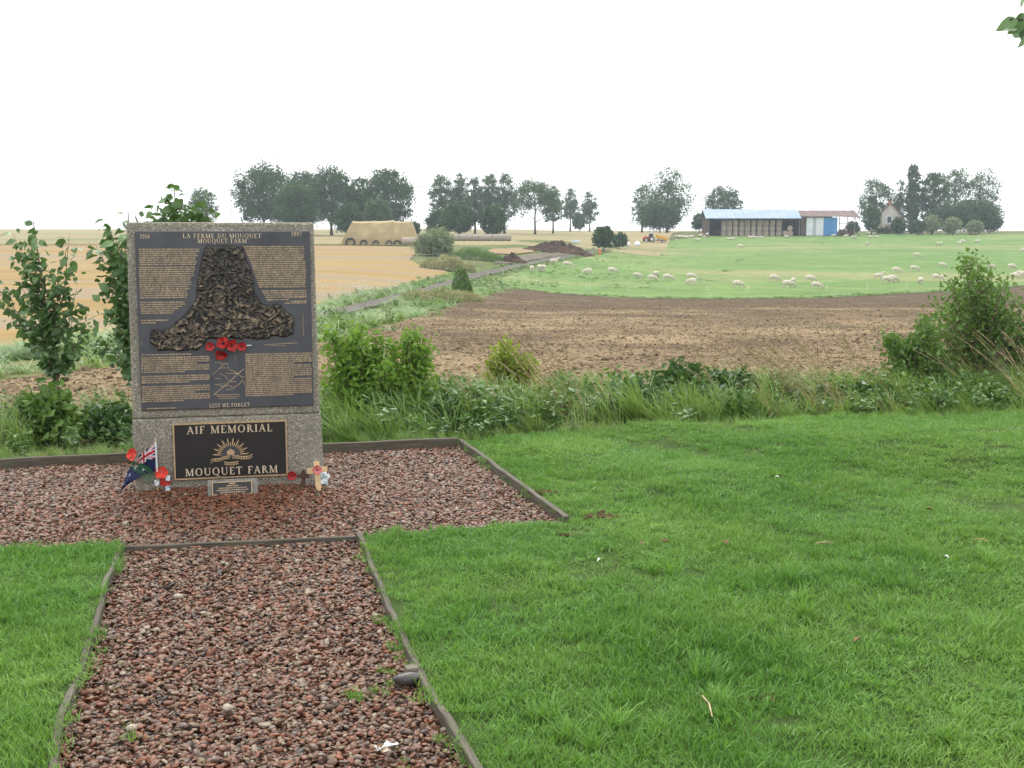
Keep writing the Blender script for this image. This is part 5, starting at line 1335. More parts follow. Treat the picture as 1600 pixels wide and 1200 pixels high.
shrub('tall_shrub', 'tall windswept green shrub at right edge of the verge', vbase(1555, 12.6), tipset([(1510, 403), (1530, 415), (1548, 432), (1488, 436), (1512, 452), (1572, 448), (1595, 462), (1465, 470), (1535, 478), (1495, 492), (1560, 500), (1618, 490), (1455, 515), (1510, 520), (1600, 530), (1545, 545), (1640, 520), (1650, 470), (1480, 555), (1575, 570), (1620, 575), (1520, 585)], 12.6, .25, 2), 'hedge_leaf', 5200, .06, .105, 5, .38, r0=.016)
shrub('tall_shrub', 'low spreading green shrub left of the tall windswept shrub', vbase(1455, 12.2), tipset([(1385, 528), (1400, 540), (1415, 530), (1432, 552), (1450, 505), (1462, 540), (1480, 560), (1440, 575), (1410, 570), (1470, 585), (1500, 580), (1430, 595), (1452, 520)], 12.2, .18, 2), 'hedge_leaf', 5200, .058, .095, 6, .12)
gb = 'bramble clumps in the verge'
for k, (px, Y, w, top, lb, lf) in enumerate([(1075, 11.3, 1.0, 560, 'dark bramble mound rising highest in middle of verge', 'bramble_leaf'), (985, 10.9, .7, 598, 'low bramble mound left of the highest bramble', 'bramble_leaf'), (1155, 11.2, .8, 585, 'bramble mound right of the highest bramble', 'bramble_leaf'), (1235, 11.1, .7, 612, 'dark bramble clump at the foot of dry stalks', 'bramble_leaf'),
        (1345, 11.4, .8, 612, 'bramble clump below the low spreading shrub', 'bramble_leaf'), (1420, 11.6, .8, 605, 'light leaved bramble under the low spreading shrub', 'hedge_leaf'), (1500, 11.7, .8, 595, 'bramble clump below the tall windswept shrub', 'bramble_leaf'), (1590, 11.9, .9, 590, 'bramble clump at right edge of picture', 'bramble_leaf'),
        (700, 10.2, .6, 640, 'dark bramble clump just behind corner of gravel bed', 'bramble_leaf'), (600, 10.4, .6, 610, 'dark bramble clump under the bright shrubs', 'bramble_leaf'), (60, 9.6, .7, 605, 'leafy bramble clump at left edge of picture', 'hedge_leaf'), (150, 9.7, .6, 640, 'leafy bramble clump under the left saplings', 'bramble_leaf')]):
    b = vbase(px, Y); h = max(.25, at_depth(px, top, Y).z - b.z); tips = []
    for j in range(16):
        a = random.uniform(0, 6.28); r_ = w * .5 * math.sqrt(random.random()); tips.append(b + Vector((math.cos(a) * r_, math.sin(a) * r_ * .7, h * (1 - .6 * (r_ / (w * .5)) ** 2) * random.uniform(.7, 1))))
    shrub('bramble', lb, b, tips, lf, int(2600 * w), .08, .085, 80 + k, .1, .68, (-.2, -.2, .3), gb, r0=.005)

# ------------------------------------------------------------------ saplings with large single leaves
leaf_me = []
for k in range(4):
    vs, fs = [], []; prof = [(0, .0), (.15, .22), (.38, .34), (.62, .30), (.83, .15), (1, 0)]
    for i, (u_, w_) in enumerate(prof):
        bend = -.22 * u_ * u_ * (1 + .5 * k); vs += [(-w_, u_, bend + .10 * w_ + .04 * math.sin(i * 2 + k)), (0, u_, bend), (w_, u_, bend + .10 * w_ + .04 * math.cos(i * 2 + k))]
    for i in range(len(prof) - 1): a = 3 * i; fs += [(a, a + 1, a + 4, a + 3), (a + 1, a + 2, a + 5, a + 4)]
    mb = MB(); mb.add(vs, fs, .15 + .25 * k); me = mb.mesh('leaf', True); me.materials.append(M('sapling_leaf')); leaf_me.append(me)
def sapling(label, base, stems, nleaf, size, seed, trunk_top=None, f0_=.12, r0=.016, group='young broadleaf saplings behind the memorial'):
    rr = random.Random(seed); b = Vector(base); t_ = thing('sapling', label, 'tree', b, 0, group)
    mb = MB(); tt = Vector(trunk_top) - b; mb.tube([Vector((0, 0, -.05)), tt * .33 + Vector((.02, 0, 0)), tt * .66, tt], [r0, r0 * .85, r0 * .6, r0 * .25], 7); mb.build('trunk', 'young_bark', t_, True)
    paths = [([Vector((0, 0, 0)).lerp(tt, f_) for f_ in ((.25, .5, .75, 1) if f0_ < .3 else (.8, .9, .95, 1))], 1.2 if f0_ < .3 else .5)]
    for f0, tip in stems:
        e = Vector(tip) - b; p_ = tt * f0; m_ = p_.lerp(e, .5) + Vector((.04, 0, -.03)); mb = MB(); mb.tube([p_, m_, e], [r0 * .45, r0 * .3, r0 * .12], 5); mb.build('branch', 'young_bark', t_, True); paths.append(([p_, m_, e], (e - p_).length))
    tot = sum(w for _, w in paths)
    for pts, w in paths:
        m = max(4, int(nleaf * w / tot))
        for i in range(m):
            f_ = (f0_ + (1 - f0_) * (i + rr.random()) / m) * (len(pts) - 1); j = min(len(pts) - 2, int(f_)); p_ = pts[j].lerp(pts[j + 1], f_ - j)
            d_ = Vector((rr.gauss(-.55, .6), rr.gauss(-.1, .6), rr.gauss(-.15, .55))).normalized()
            o = bpy.data.objects.new('leaf', rr.choice(leaf_me)); col.objects.link(o); o.parent = t_
            s_ = size * rr.uniform(.7, 1.2); q = d_.to_track_quat('Y', 'Z') @ Euler((0, rr.gauss(0, .8), 0)).to_quaternion()
            o.matrix_basis = Matrix.LocRotScale(p_ + d_ * .025 + Vector((rr.gauss(0, .02), rr.gauss(0, .03), rr.gauss(0, .02))), q, (s_, s_, s_))
    nr = np.random.default_rng(seed); C = []     # smaller leaves deep in the crown
    for pts, w in paths:
        for _ in range(int((800 if f0_ < .3 else 300) * w / tot)):
            f_ = (f0_ + (.9 - f0_) * nr.random()) * (len(pts) - 1); j = min(len(pts) - 2, int(f_)); C.append(np.array(pts[j].lerp(pts[j + 1], f_ - j)) + nr.normal(0, .05, 3))
    C = np.array(C); d_ = nr.normal(size=C.shape) + np.array([-.6, 0, -.2]); d_ /= np.linalg.norm(d_, axis=1, keepdims=True)
    v, f = leaf_quads(C, d_, nr.uniform(.055, .09, len(C)), .62, .15); np_mesh('foliage', v, f, 'sapling_leaf', t_, np.repeat(nr.random(len(C)), 4))['kind'] = 'stuff'
    return t_
def tp(px, py, Y, j=.12): return at_depth(px, py, Y + random.gauss(0, j))
YA = 10.2
sapling('young sapling with large leaves standing clear at left edge', vbase(84, YA), [(.3, tp(15, 480, YA)), (.3, tp(138, 490, YA)), (.35, tp(30, 440, YA)), (.4, tp(120, 450, YA)), (.42, tp(60, 400, YA)), (.45, tp(108, 368, YA)), (.5, tp(20, 365, YA)), (.5, tp(90, 420, YA)), (.55, tp(38, 400, YA)), (.3, tp(60, 540, YA)), (.28, tp(115, 540, YA)), (.35, tp(-20, 430, YA)), (.22, tp(75, 590, YA)), (.25, tp(50, 500, YA)), (.25, tp(105, 500, YA))],
        298, .09, 1, at_depth(52, 345, YA))
YB = 9.9
sapling('leafy sapling half hidden behind left edge of memorial', vbase(208, YB), [(.3, tp(150, 530, YB)), (.35, tp(165, 480, YB)), (.4, tp(170, 440, YB)), (.45, tp(150, 385, YB)), (.5, tp(165, 345, YB)), (.5, tp(185, 400, YB)), (.55, tp(180, 370, YB)), (.3, tp(180, 560, YB)), (.35, tp(190, 510, YB)), (.25, tp(205, 570, YB)), (.45, tp(215, 430, YB)), (.4, tp(230, 470, YB))],
        298, .09, 2, at_depth(200, 330, YB))
sapling('sapling top showing above the memorial block', vbase(290, 10.1), [(.6, tp(240, 318, 10.1)), (.6, tp(252, 335, 10.1)), (.65, tp(262, 320, 10.1)), (.7, tp(288, 320, 10.1)), (.6, tp(318, 312, 10.1)), (.55, tp(330, 338, 10.1)), (.6, tp(275, 335, 10.1)), (.5, tp(235, 345, 10.1)), (.6, tp(325, 322, 10.1)), (.6, tp(305, 335, 10.1)), (.6, tp(338, 345, 10.1)), (.65, tp(282, 305, 10.1))],
        230, .095, 3, at_depth(272, 292, 10.1), .45)

# overhanging tree whose trunk stands outside the frame on the right
rt = Vector((4.9, 6.4, float(lawn_bumps(4.9, 6.4))))
t_ = thing('overhanging_tree', 'leafy tree tip hanging into the top right corner', 'tree', rt)
mb = MB(); mb.tube([(0, 0, -.1), (.05, 0, 1.2), (0, .05, 2.4), (.1, 0, 3.6)], [.11, .09, .075, .05], 9); mb.build('trunk', 'bark', t_, True)
tips = [at_depth(1578, 30, 5.6), at_depth(1640, -10, 5.7), at_depth(1690, 40, 5.8), Vector((4.4, 5.6, 3.6)), Vector((5.8, 6.0, 3.4)), Vector((5.6, 7.2, 3.7)), Vector((4.5, 7.1, 3.9)), Vector((5.0, 6.4, 4.6)), Vector((6.1, 6.8, 4.0))]
for k, q in enumerate(tips):
    e = q - rt; p_ = Vector((.02, .03, 2.3 + .1 * (k % 5))); m_ = p_.lerp(e, .55) + Vector((0, 0, .15)); mb = MB(); mb.tube([p_, m_, e], [.03, .016, .004], 6); mb.build('branch', 'bark', t_, True)
    for i in range(14 if k else 44):
        f_ = (1 - .55 * (i / 14) if i > 5 else 1 - .012 * i) if k else 1 - .004 * i; b_ = m_.lerp(e, (f_ - .5) * 2) if f_ > .5 else p_.lerp(m_, f_ * 2)
        d_ = Vector((random.gauss(-.6, .5), random.gauss(0, .6), random.gauss(-.25, .35))).normalized(); o = bpy.data.objects.new('leaf', random.choice(leaf_me)); col.objects.link(o); o.parent = t_; s_ = random.uniform(.07, .1)
        o.matrix_basis = Matrix.LocRotScale(b_ + (Vector((random.uniform(-.01, .12), random.gauss(0, .05), random.gauss(0, .035))) if k == 0 else Vector((random.gauss(0, .1), random.gauss(0, .1), random.gauss(0, .08)))), d_.to_track_quat('Y', 'Z') @ Euler((0, random.uniform(-1.4, 1.4), 0)).to_quaternion(), (s_, s_, s_))
# ------------------------------------------------------------------ farm: barn, shed, house
YBARN = 292.0
PXM = YBARN / F_PX                       # metres for one pixel of the photograph at the barn
bz = float(H(60, YBARN))
def bx(px): return (px - CX) * PXM
x0, x1 = bx(1103), bx(1246)
barn = thing('hay_barn', 'long open fronted hay barn with pale blue sheet roof', 'barn', (x0, YBARN, bz))
W = x1 - x0; DP = 9.0; EH, RH = 4.35, 6.55
mb = MB(); mb.box(0, W, DP - .1, DP, -1, EH + .6); mb.build('back_wall', 'barn_timber', barn)
for xx, nm in ((0, 'side_wall'), (W - .2, 'side_wall')): mb = MB(); mb.prism([(0, -1), (DP, -1), (DP, EH), (DP * .5, RH - .3), (0, EH - .1)], 0, .2); mb.v = [(xx + v[1], v[0], v[2]) for v in mb.v]; mb.build(nm, 'barn_timber', barn)
nsh = 22
for i in range(nsh):     # corrugated sheets, front and back slope
    a, b = -.6 + (W + .9) * i / nsh, -.6 + (W + .9) * (i + 1) / nsh - .03; e = .03 * (i % 2)
    mb = MB(); mb.add([(a, -.7, EH - .05 + e), (b, -.7, EH - .05 + e), (b, DP * .5, RH + e), (a, DP * .5, RH + e), (b, DP + .5, EH + e), (a, DP + .5, EH + e), (a, -.7, EH - .13 + e), (b, -.7, EH - .13 + e), (b, DP * .5, RH - .08 + e), (a, DP * .5, RH - .08 + e), (b, DP + .5, EH - .08 + e), (a, DP + .5, EH - .08 + e)],
        [(0, 1, 2, 3), (3, 2, 4, 5), (7, 6, 9, 8), (8, 9, 11, 10), (0, 6, 7, 1), (5, 4, 10, 11), (1, 7, 8, 2), (2, 8, 10, 4), (6, 0, 3, 9), (9, 3, 5, 11)]); mb.build('roof_sheet', 'blue_sheet_roof', barn)
for i in range(6): xx = .15 + (W - .4) * i / 5; mb = MB(); mb.box(xx, xx + .22, -.3, -.08, -1, EH - .1); mb.build('post', 'timber', barn)
mb = MB(); mb.box(0, W, -.3, -.1, EH - .42, EH - .16); mb.build('eaves_beam', 'barn_timber', barn)
# round bales stacked three high in the barn
bm = bmesh.new(); bmesh.ops.create_cone(bm, cap_ends=True, segments=20, radius1=.64, radius2=.64, depth=1.27)
bmesh.ops.bevel(bm, geom=[e for e in bm.edges if len(e.link_faces) == 2 and any(len(f.verts) > 4 for f in e.link_faces)], offset=.09, segments=2, affect='EDGES')
for v in bm.verts: v.co += Vector((v.co.x, v.co.y, 0)).normalized() * .02 * mnoise.noise(v.co * 3)
me_up = bpy.data.meshes.new('round_bale'); bm.to_mesh(me_up); bm.free(); me_up.materials.append(M('straw_bale'))
me_row = me_up.copy(); me_row.transform(Matrix.Rotation(R(90), 4, 'Y')); me_row.materials.clear(); me_row.materials.append(M('grey_bale'))
me_tan = me_up.copy(); me_tan.transform(Matrix.Rotation(R(90), 4, 'Y'))
me_end = me_up.copy(); me_end.transform(Matrix.Rotation(R(90), 4, 'X'))
ORD = ['first', 'second', 'third', 'fourth', 'fifth', 'sixth', 'seventh', 'eighth', 'ninth', 'tenth', 'eleventh', 'twelfth', 'thirteenth', 'fourteenth', 'fifteenth', 'sixteenth']
xs_b = [bx(px) for px in (1129.5, 1139, 1148, 1157.5, 1167, 1176, 1185.5, 1195.5, 1205.5, 1215.5)]
for c, xb_ in enumerate(xs_b):
    for r_ in range(3):
        o = link(bpy.data.objects.new('round_bale', me_up)); o.location = (xb_, YBARN + 1.6 + random.uniform(-.15, .15), bz - .1 + .66 + r_ * 1.33); o.rotation_euler = (0, 0, random.uniform(0, 6))
        tag(o, 'round straw bale in barn, %s row, %s stack from left' % (('bottom', 'middle', 'top')[r_], ORD[c]), 'bale', 'bales stacked in the barn')
for k, (px, dz, lb) in enumerate([(1225, .66, 'round bale lying end on at right side of barn floor'), (1233, .66, 'rightmost round bale lying end on in barn'), (1232, 1.9, 'round bale lying on top of others at right of barn')]):
    o = link(bpy.data.objects.new('round_bale', me_end)); o.location = (bx(px), YBARN + 1.3, bz + dz); tag(o, lb, 'bale', 'bales stacked in the barn')
# lean-to shed with rusty roof
xs0_ = bx(1247.5); xs1 = bx(1338)
shed = thing('machine_shed', 'lean-to shed with rusty roof and white and blue cladding', 'shed', (xs0_, YBARN, bz)); W2 = xs1 - xs0_
ns = 14
for i in range(ns):
    a, b = W2 * i / ns, W2 * (i + 1) / ns - .03; e = .03 * (i % 2) + .08 * mnoise.noise(Vector((i * .9, 0, 0))); lip = 4.75 - (.25 * max(0, i - 9) / 4)
    mb = MB(); mb.add([(a, -.8, lip + e), (b, -.8, lip + e), (b, 5, 6.3 + e), (a, 5, 6.3 + e), (a, -.8, lip - .1 + e), (b, -.8, lip - .1 + e), (b, 5, 6.2 + e), (a, 5, 6.2 + e)], [(0, 1, 2, 3), (5, 4, 7, 6), (0, 4, 5, 1), (1, 5, 6, 2), (2, 6, 7, 3), (3, 7, 4, 0)]); mb.build('roof_sheet', 'rusty_sheet', shed)
for a, b, m_ in ((1251, 1256, 'barn_timber'), (1256, 1266, 'white_sheet'), (1266, 1271, 'grey_sheet'), (1271, 1277, 'white_sheet'), (1277, 1282.5, 'white_sheet'), (1282.5, 1288, 'blue_sheet'), (1288, 1293.5, 'blue_sheet'), (1293.5, 1299, 'blue_sheet'), (1299, 1304, 'blue_sheet')):
    mb = MB(); xa_, xb_ = bx(a) - xs0_, bx(b) - xs0_ - .04; mb.box(xa_, xb_, -.12, 0, .1, 4.5); mb.build('cladding_panel', m_, shed)
for px in (1248.5, 1306, 1318, 1330): xx = bx(px) - xs0_; mb = MB(); mb.box(xx, xx + .18, -.2, -.02, -1, 4.6); mb.build('post', 'timber', shed)
mb = MB(); mb.box(bx(1306) - xs0_, W2 - 1, -.2, -.05, 3.0, 3.15); mb.build('rail', 'timber', shed)
mb = MB(); mb.box(0, bx(1304) - xs0_, 5.0, 5.2, -1, 6.1); mb.build('back_wall', 'barn_timber', shed)
lump('scrap_heap', 'dark heap of scrap under the open end of shed', 'heap', (bx(1318), YBARN + 1, bz + .3), (4.4, 2.4, 2.2), 'barn_timber', 4, 3, .7, 2)
# house with a gable to the front
YH = 310.0; hz = float(H(100, YH)); hx = (1385 - CX) * YH / F_PX
house = thing('farmhouse', 'small old farmhouse with pale gable and red tiled roof', 'house', (hx, YH, hz), R(-17)); HW, HE, HR, HD = 3.9, 3.3, 7.6, 9.0
mb = MB(); mb.prism([(-HW, -1), (HW, -1), (HW, HE), (0, HR), (-HW, HE)], 0, HD); mb.build('wall', 'house_render', house)
for sg in (-1, 1):
    mb = MB(); mb.add([(sg * (HW + .4), -.3, HE - .35), (0, -.3, HR + .12), (0, HD + .3, HR + .12), (sg * (HW + .4), HD + .3, HE - .35), (sg * (HW + .4), -.3, HE - .15), (0, -.3, HR + .34), (0, HD + .3, HR + .34), (sg * (HW + .4), HD + .3, HE - .15)], [(0, 1, 2, 3), (4, 7, 6, 5), (0, 4, 5, 1), (2, 6, 7, 3), (0, 3, 7, 4), (1, 5, 6, 2)]); mb.build('roof', 'roof_tile', house)
mb = MB(); mb.box(-.85, .55, -.08, .1, 2.6, 4.6); wn_ = mb.build('window', 'white_sheet', house); mb = MB(); mb.box(-.65, .35, -.1, .12, 2.8, 4.4); mb.build('pane', 'window_dark', wn_)
mb = MB(); mb.box(-1.2, -.1, -.1, .1, -.5, 1.7); mb.build('door', 'brick_red', house)
mb = MB(); mb.box(-.4, .4, HD - 1.2, HD - .4, HR - .5, HR + 1.1); mb.build('chimney', 'brick_red', house)
def ivy(parent, cx, cz, w, h, n, seed):
    rr = np.random.default_rng(seed); P_ = np.column_stack([cx + rr.normal(0, w, n), -.15 - np.abs(rr.normal(0, .15, n)), cz + rr.normal(0, h, n)]); P_ = P_[(P_[:, 2] > -.3)]; v, f = leaf_quads(P_, rand_dirs(len(P_)), rr.uniform(.25, .45, len(P_)), .8); np_mesh('ivy', v, f, 'tree_leaf', parent, np.repeat(rr.random(len(P_)), 4))
ivy(house, 2.4, 2.0, .8, 1.1, 800, 1); ivy(house, -1.5, .6, 1.4, .6, 700, 2)
# bale of hay right of the farm, boulder post
for px, w, lb in ((1521, 1.25, 'lone round bale at right of the farm trees'), (1438, .8, 'small low bale at foot of farm trees')):
    q = stand(px, 300); o = link(bpy.data.objects.new('round_bale', me_tan)); o.location = q + Vector((0, 0, .62 * w)); o.scale = (w * 1.2, w, w); tag(o, lb, 'bale')

# tractor and yellow tipping trailer
def wheel(parent, x, y, r, w):
    mb = MB(); n_ = 18; vs, fs = [], []
    prof = [(-w / 2, r * .6), (-w / 2, r * .93), (-w * .3, r), (w * .3, r), (w / 2, r * .93), (w / 2, r * .6)]
    for k in range(n_):
        a = 6.283 * k / n_
        for yy, rad in prof: vs.append((x + rad * math.cos(a), y + yy, r + rad * math.sin(a)))
    m = len(prof)
    for k in range(n_):
        for j in range(m - 1): fs.append((k * m + j, k * m + j + 1, ((k + 1) % n_) * m + j + 1, ((k + 1) % n_) * m + j))
    mb.add(vs, fs); o = mb.build('wheel', 'rubber', parent, True)
    mb = MB(); mb.tube([(x, y - w * .3, r), (x, y + w * .3, r)], [r * .6] * 2, 14); mb.build('rim', 'white_plastic', o)
q = stand(1013, 268); tr = thing('tractor', 'small red tractor with cab parked left of yellow trailer', 'tractor', q, R(8)); tr.scale = (.72, .72, .72)
for x_, y_, r_, w_ in ((-.9, -.75, .62, .4), (-.9, .75, .62, .4), (.9, -.85, .9, .5), (.9, .85, .9, .5)): wheel(tr, x_, y_, r_, w_)
mb = MB(); mb.prism([(-1.7, .7), (.5, .7), (.5, 1.7), (-1.5, 1.6), (-1.7, 1.3)], -.4, .4); bevel(mb.build('bonnet', 'tractor_red', tr), .06)
mb = MB(); mb.prism([(.1, 1.2), (1.5, 1.2), (1.35, 2.6), (.35, 2.6)], -.7, .7); bevel(mb.build('cab', 'window_dark', tr), .05)
mb = MB(); mb.box(.2, 1.5, -.8, .8, 2.6, 2.75); bevel(mb.build('cab_roof', 'white_sheet', tr), .05)
mb = MB(); mb.tube([(-.9, .3, 1.6), (-.9, .3, 2.4)], [.05, .05], 8); mb.build('exhaust', 'rubber', tr)
q = stand(1034, 266); tl = thing('tipping_trailer', 'yellow tipping trailer with sloping body beside the red tractor', 'trailer', q, R(4)); tl.scale = (.62, .62, .62)
wheel(tl, .6, -.9, .5, .3); wheel(tl, .6, .9, .5, .3)
mb = MB(); mb.prism([(-2.0, 2.9), (-1.8, 1.9), (1.9, .75), (2.3, .95), (2.0, 1.9)], -1.1, 1.1); bevel(mb.build('body', 'trailer_yellow', tl), .05)
mb = MB(); mb.box(-2.2, 1.6, -.35, .35, .6, .85); mb.build('chassis', 'tractor_red', tl); mb = MB(); mb.tube([(-1.2, 0, .8), (-1.3, 0, 2.2)], [.1, .07], 8); mb.build('ram', 'rubber', tl)

# tarp covered straw stack with tyres leaning on it
q = stand(595, 203); YS = 203.0; m_ = YS / F_PX; zb = q.z
stack = thing('covered_stack', 'straw stack under an ochre tarpaulin in the harvested field', 'stack', q)
vs, fs = [], []; NX, NR = 40, 14
sec = [(-3.6, -.1), (-3.3, .9), (-2.7, 2.0), (-2.0, 3.0), (-1.5, 3.65), (-.6, 3.9), (.6, 3.9), (1.5, 3.65), (2.0, 3.0), (2.7, 2.0), (3.3, .9), (3.6, -.1)]
xl, xr = (537 - 595) * m_, (653 - 595) * m_
for i in range(NX + 1):
    f_ = i / NX
    for (yy, zz) in sec:
        k_ = max(0, zz) / 3.9; xa_, xb_ = xl + (553 - 537) * m_ * k_, xr - (653 - 643) * m_ * k_; x_ = xa_ + (xb_ - xa_) * f_
        w_ = .10 * mnoise.noise(Vector((x_ * 1.1, yy * .5, zz * .5))) - .05 * abs(math.sin(x_ * 1.25)) * (k_ < .97)
        vs.append((x_, yy + w_, zz + (.24 * mnoise.noise(Vector((x_ * .35, yy * .4, 3))) - .12 * abs(math.sin(f_ * 9.4))) * (k_ > .2) ))
m2 = len(sec)
for i in range(NX):
    for j in range(m2 - 1): fs.append((i * m2 + j, (i + 1) * m2 + j, (i + 1) * m2 + j + 1, i * m2 + j + 1))
fs += [tuple(range(m2)), tuple(reversed(range(NX * m2, NX * m2 + m2)))]
mb = MB(); mb.add(vs, fs); mb.build('tarpaulin', 'ochre_tarp', stack)
for k, (px, d_, lb) in enumerate([(549, 1.75, 'largest black tyre at left end of the tarp stack'), (569, 1.35, 'black tyre second from left against tarp stack'), (588, 1.25, 'black tyre in the middle against tarp stack'), (609, 1.25, 'black tyre second from right against tarp stack'), (622, 1.3, 'rightmost black tyre against tarp stack')]):
    x_ = (px - CX) * 199 / F_PX; mb = MB(); vs, fs = [], []; d_ = d_ * .92; R0, R1 = d_ * .42, d_ * .10
    for i in range(24):
        for j in range(8): a, b = 6.283 * i / 24, 6.283 * j / 8; vs.append(((R0 + R1 * math.cos(b)) * math.cos(a), R1 * 1.1 * math.sin(b), (R0 + R1 * math.cos(b)) * math.sin(a) + d_ * .5))
    for i in range(24):
        for j in range(8): fs.append((i * 8 + j, ((i + 1) % 24) * 8 + j, ((i + 1) % 24) * 8 + (j + 1) % 8, i * 8 + (j + 1) % 8))
    mb.add(vs, fs); o = mb.build('tyre', 'rubber', None, True); o.location = (x_, 199.0, float(H(x_, 199.0)) - .32); o.rotation_euler = (R(-24), 0, R(random.uniform(-8, 8))); tag(o, lb, 'tyre', 'tyres holding the tarpaulin')
for k, px in enumerate((634, 644, 653)):
    q = stand(px, 199.5); o = link(bpy.data.objects.new('round_bale', me_tan)); o.location = q + Vector((0, 0, .6)); tag(o, ('left', 'middle', 'right')[k] + ' one of three tan bales at right end of tarp stack', 'bale', 'bales beside the tarp stack')
for k in range(11):
    px = 694 + k * 10.0; q = stand(px, 222); o = link(bpy.data.objects.new('round_bale', me_row)); o.location = q + Vector((0, 0, .62)); o.scale = (.88, 1, 1); o.rotation_euler = (random.uniform(0, 6), 0, 0)
    tag(o, 'grey wrapped bale, %s from left in the long row' % ORD[k], 'bale', 'long row of wrapped bales')
def heap(name, label, px, py, w, d, h, mat, seed, skew=0.0):
    b = on_land(px, py); v_, f_ = [], []; NA, NB = 44, 18
    for i in range(NB + 1):
        for j in range(NA):
            a = 6.283 * j / NA; r_ = i / NB; x_ = math.cos(a) * r_ * w * .5; y_ = math.sin(a) * r_ * d * .5
            q_ = Vector((x_ * .55 + seed * 7, y_ * .55, 0)); z_ = h * max(0, 1 - r_) ** .9 * (1 + .30 * mnoise.fractal(q_, .5, 2, 4)) * (1 + skew * x_ / w) + .16 * mnoise.fractal(q_ * 4, .6, 2, 3) * (r_ < .99)
            gx_ = x_ + b.x; gy_ = y_ + b.y; v_.append((x_, y_, float(H(gx_, gy_)) - b.z + z_ - .03 - .1 * (r_ > .97)))
    for i in range(NB):
        for j in range(NA): f_.append((i * NA + j, i * NA + (j + 1) % NA, (i + 1) * NA + (j + 1) % NA, (i + 1) * NA + j)[::-1])
    o = np_mesh(name, v_, f_, mat); o.location = b; return tag(o, label, 'heap')
heap('manure_heap', 'large brown manure heap beside the farm track', 873, 394, 12, 6, 1.75, 'manure', 1, .3)
heap('manure_heap', 'small brown manure heap at end of the muck yard', 802, 410, 4.0, 2.6, 1.3, 'manure', 2, -.5)
heap('compost_heap', 'black compost heap beside bush on the farm track', 942, 386, 4.6, 3.0, 1.35, 'dark_compost', 3)
q = on_land(937, 398); mb = MB(); mb.tube([(0, 0, -.1), (0, 0, .1), (0, 0, .75), (0, 0, .9)], [.2, .21, .19, .1], 12); o = mb.build('plastic_drum', 'orange_plastic', None, True); o.location = q; tag(o, 'small orange drum standing at pasture corner by track', 'drum')
for k, (px, Y, lb) in enumerate([(978, 240, 'white wrapped bale left of the tractor, larger one'), (996, 245, 'white wrapped bale right of the larger one by tractor')]):
    q = stand(px, Y); lump('white_bale', lb, 'bale', q + Vector((0, 0, .5)), (1.9 - .6 * k, 1.3, 1.3), 'white_plastic', k, 2, .12)
q = on_land(900, 379.5); mb = MB(); mb.box(-.9, .9, -.3, .3, 0, .55); o = bevel(mb.build('water_trough', 'white_sheet'), .08); o.location = q; tag(o, 'pale water trough right behind the large manure heap', 'trough')
for k in range(7):
    px, py = 1094 + k * 2.2, 361.5 - (k % 3) * 1.6; q = stand(px, 286); lump('rubble_block', 'pale rubble block at left end of barn, %s from left' % ORD[k], 'rubble', q + Vector((0, 0, .25 + .3 * (k % 3))), (.8, .6, .5), 'white_sheet' if k % 2 else 'brick_red', k, 1, .2)['group'] = 'rubble at the barn end'

# ------------------------------------------------------------------ electric fence posts
n_ = 0
FP = [(822, 445), (838, 431), (848, 429), (762, 438), (786, 432), (818, 440), (917, 457), (922, 456), (980, 459), (1043, 460), (1105, 460), (1168, 459), (1230, 458), (1292, 457), (1355, 455), (1416, 452), (1476, 448)]
for k, (px, py) in enumerate(FP):
    q = on_land(px, py); mb = MB(); mb.tube([(0, 0, -.1), (.01, 0, .4), (0, 0, .8)], [.016, .014, .012], 6); o = mb.build('fence_post', 'white_plastic', None, True); o.location = q; o.rotation_euler = (0, R(random.uniform(-4, 4)), 0)
    tag(o, ('white electric fence post at left corner of pasture, %s of six' % ORD[k]) if k < 6 else ('white electric fence post along near pasture edge, %s from left' % ORD[k - 6]), 'post', 'white electric fence posts')

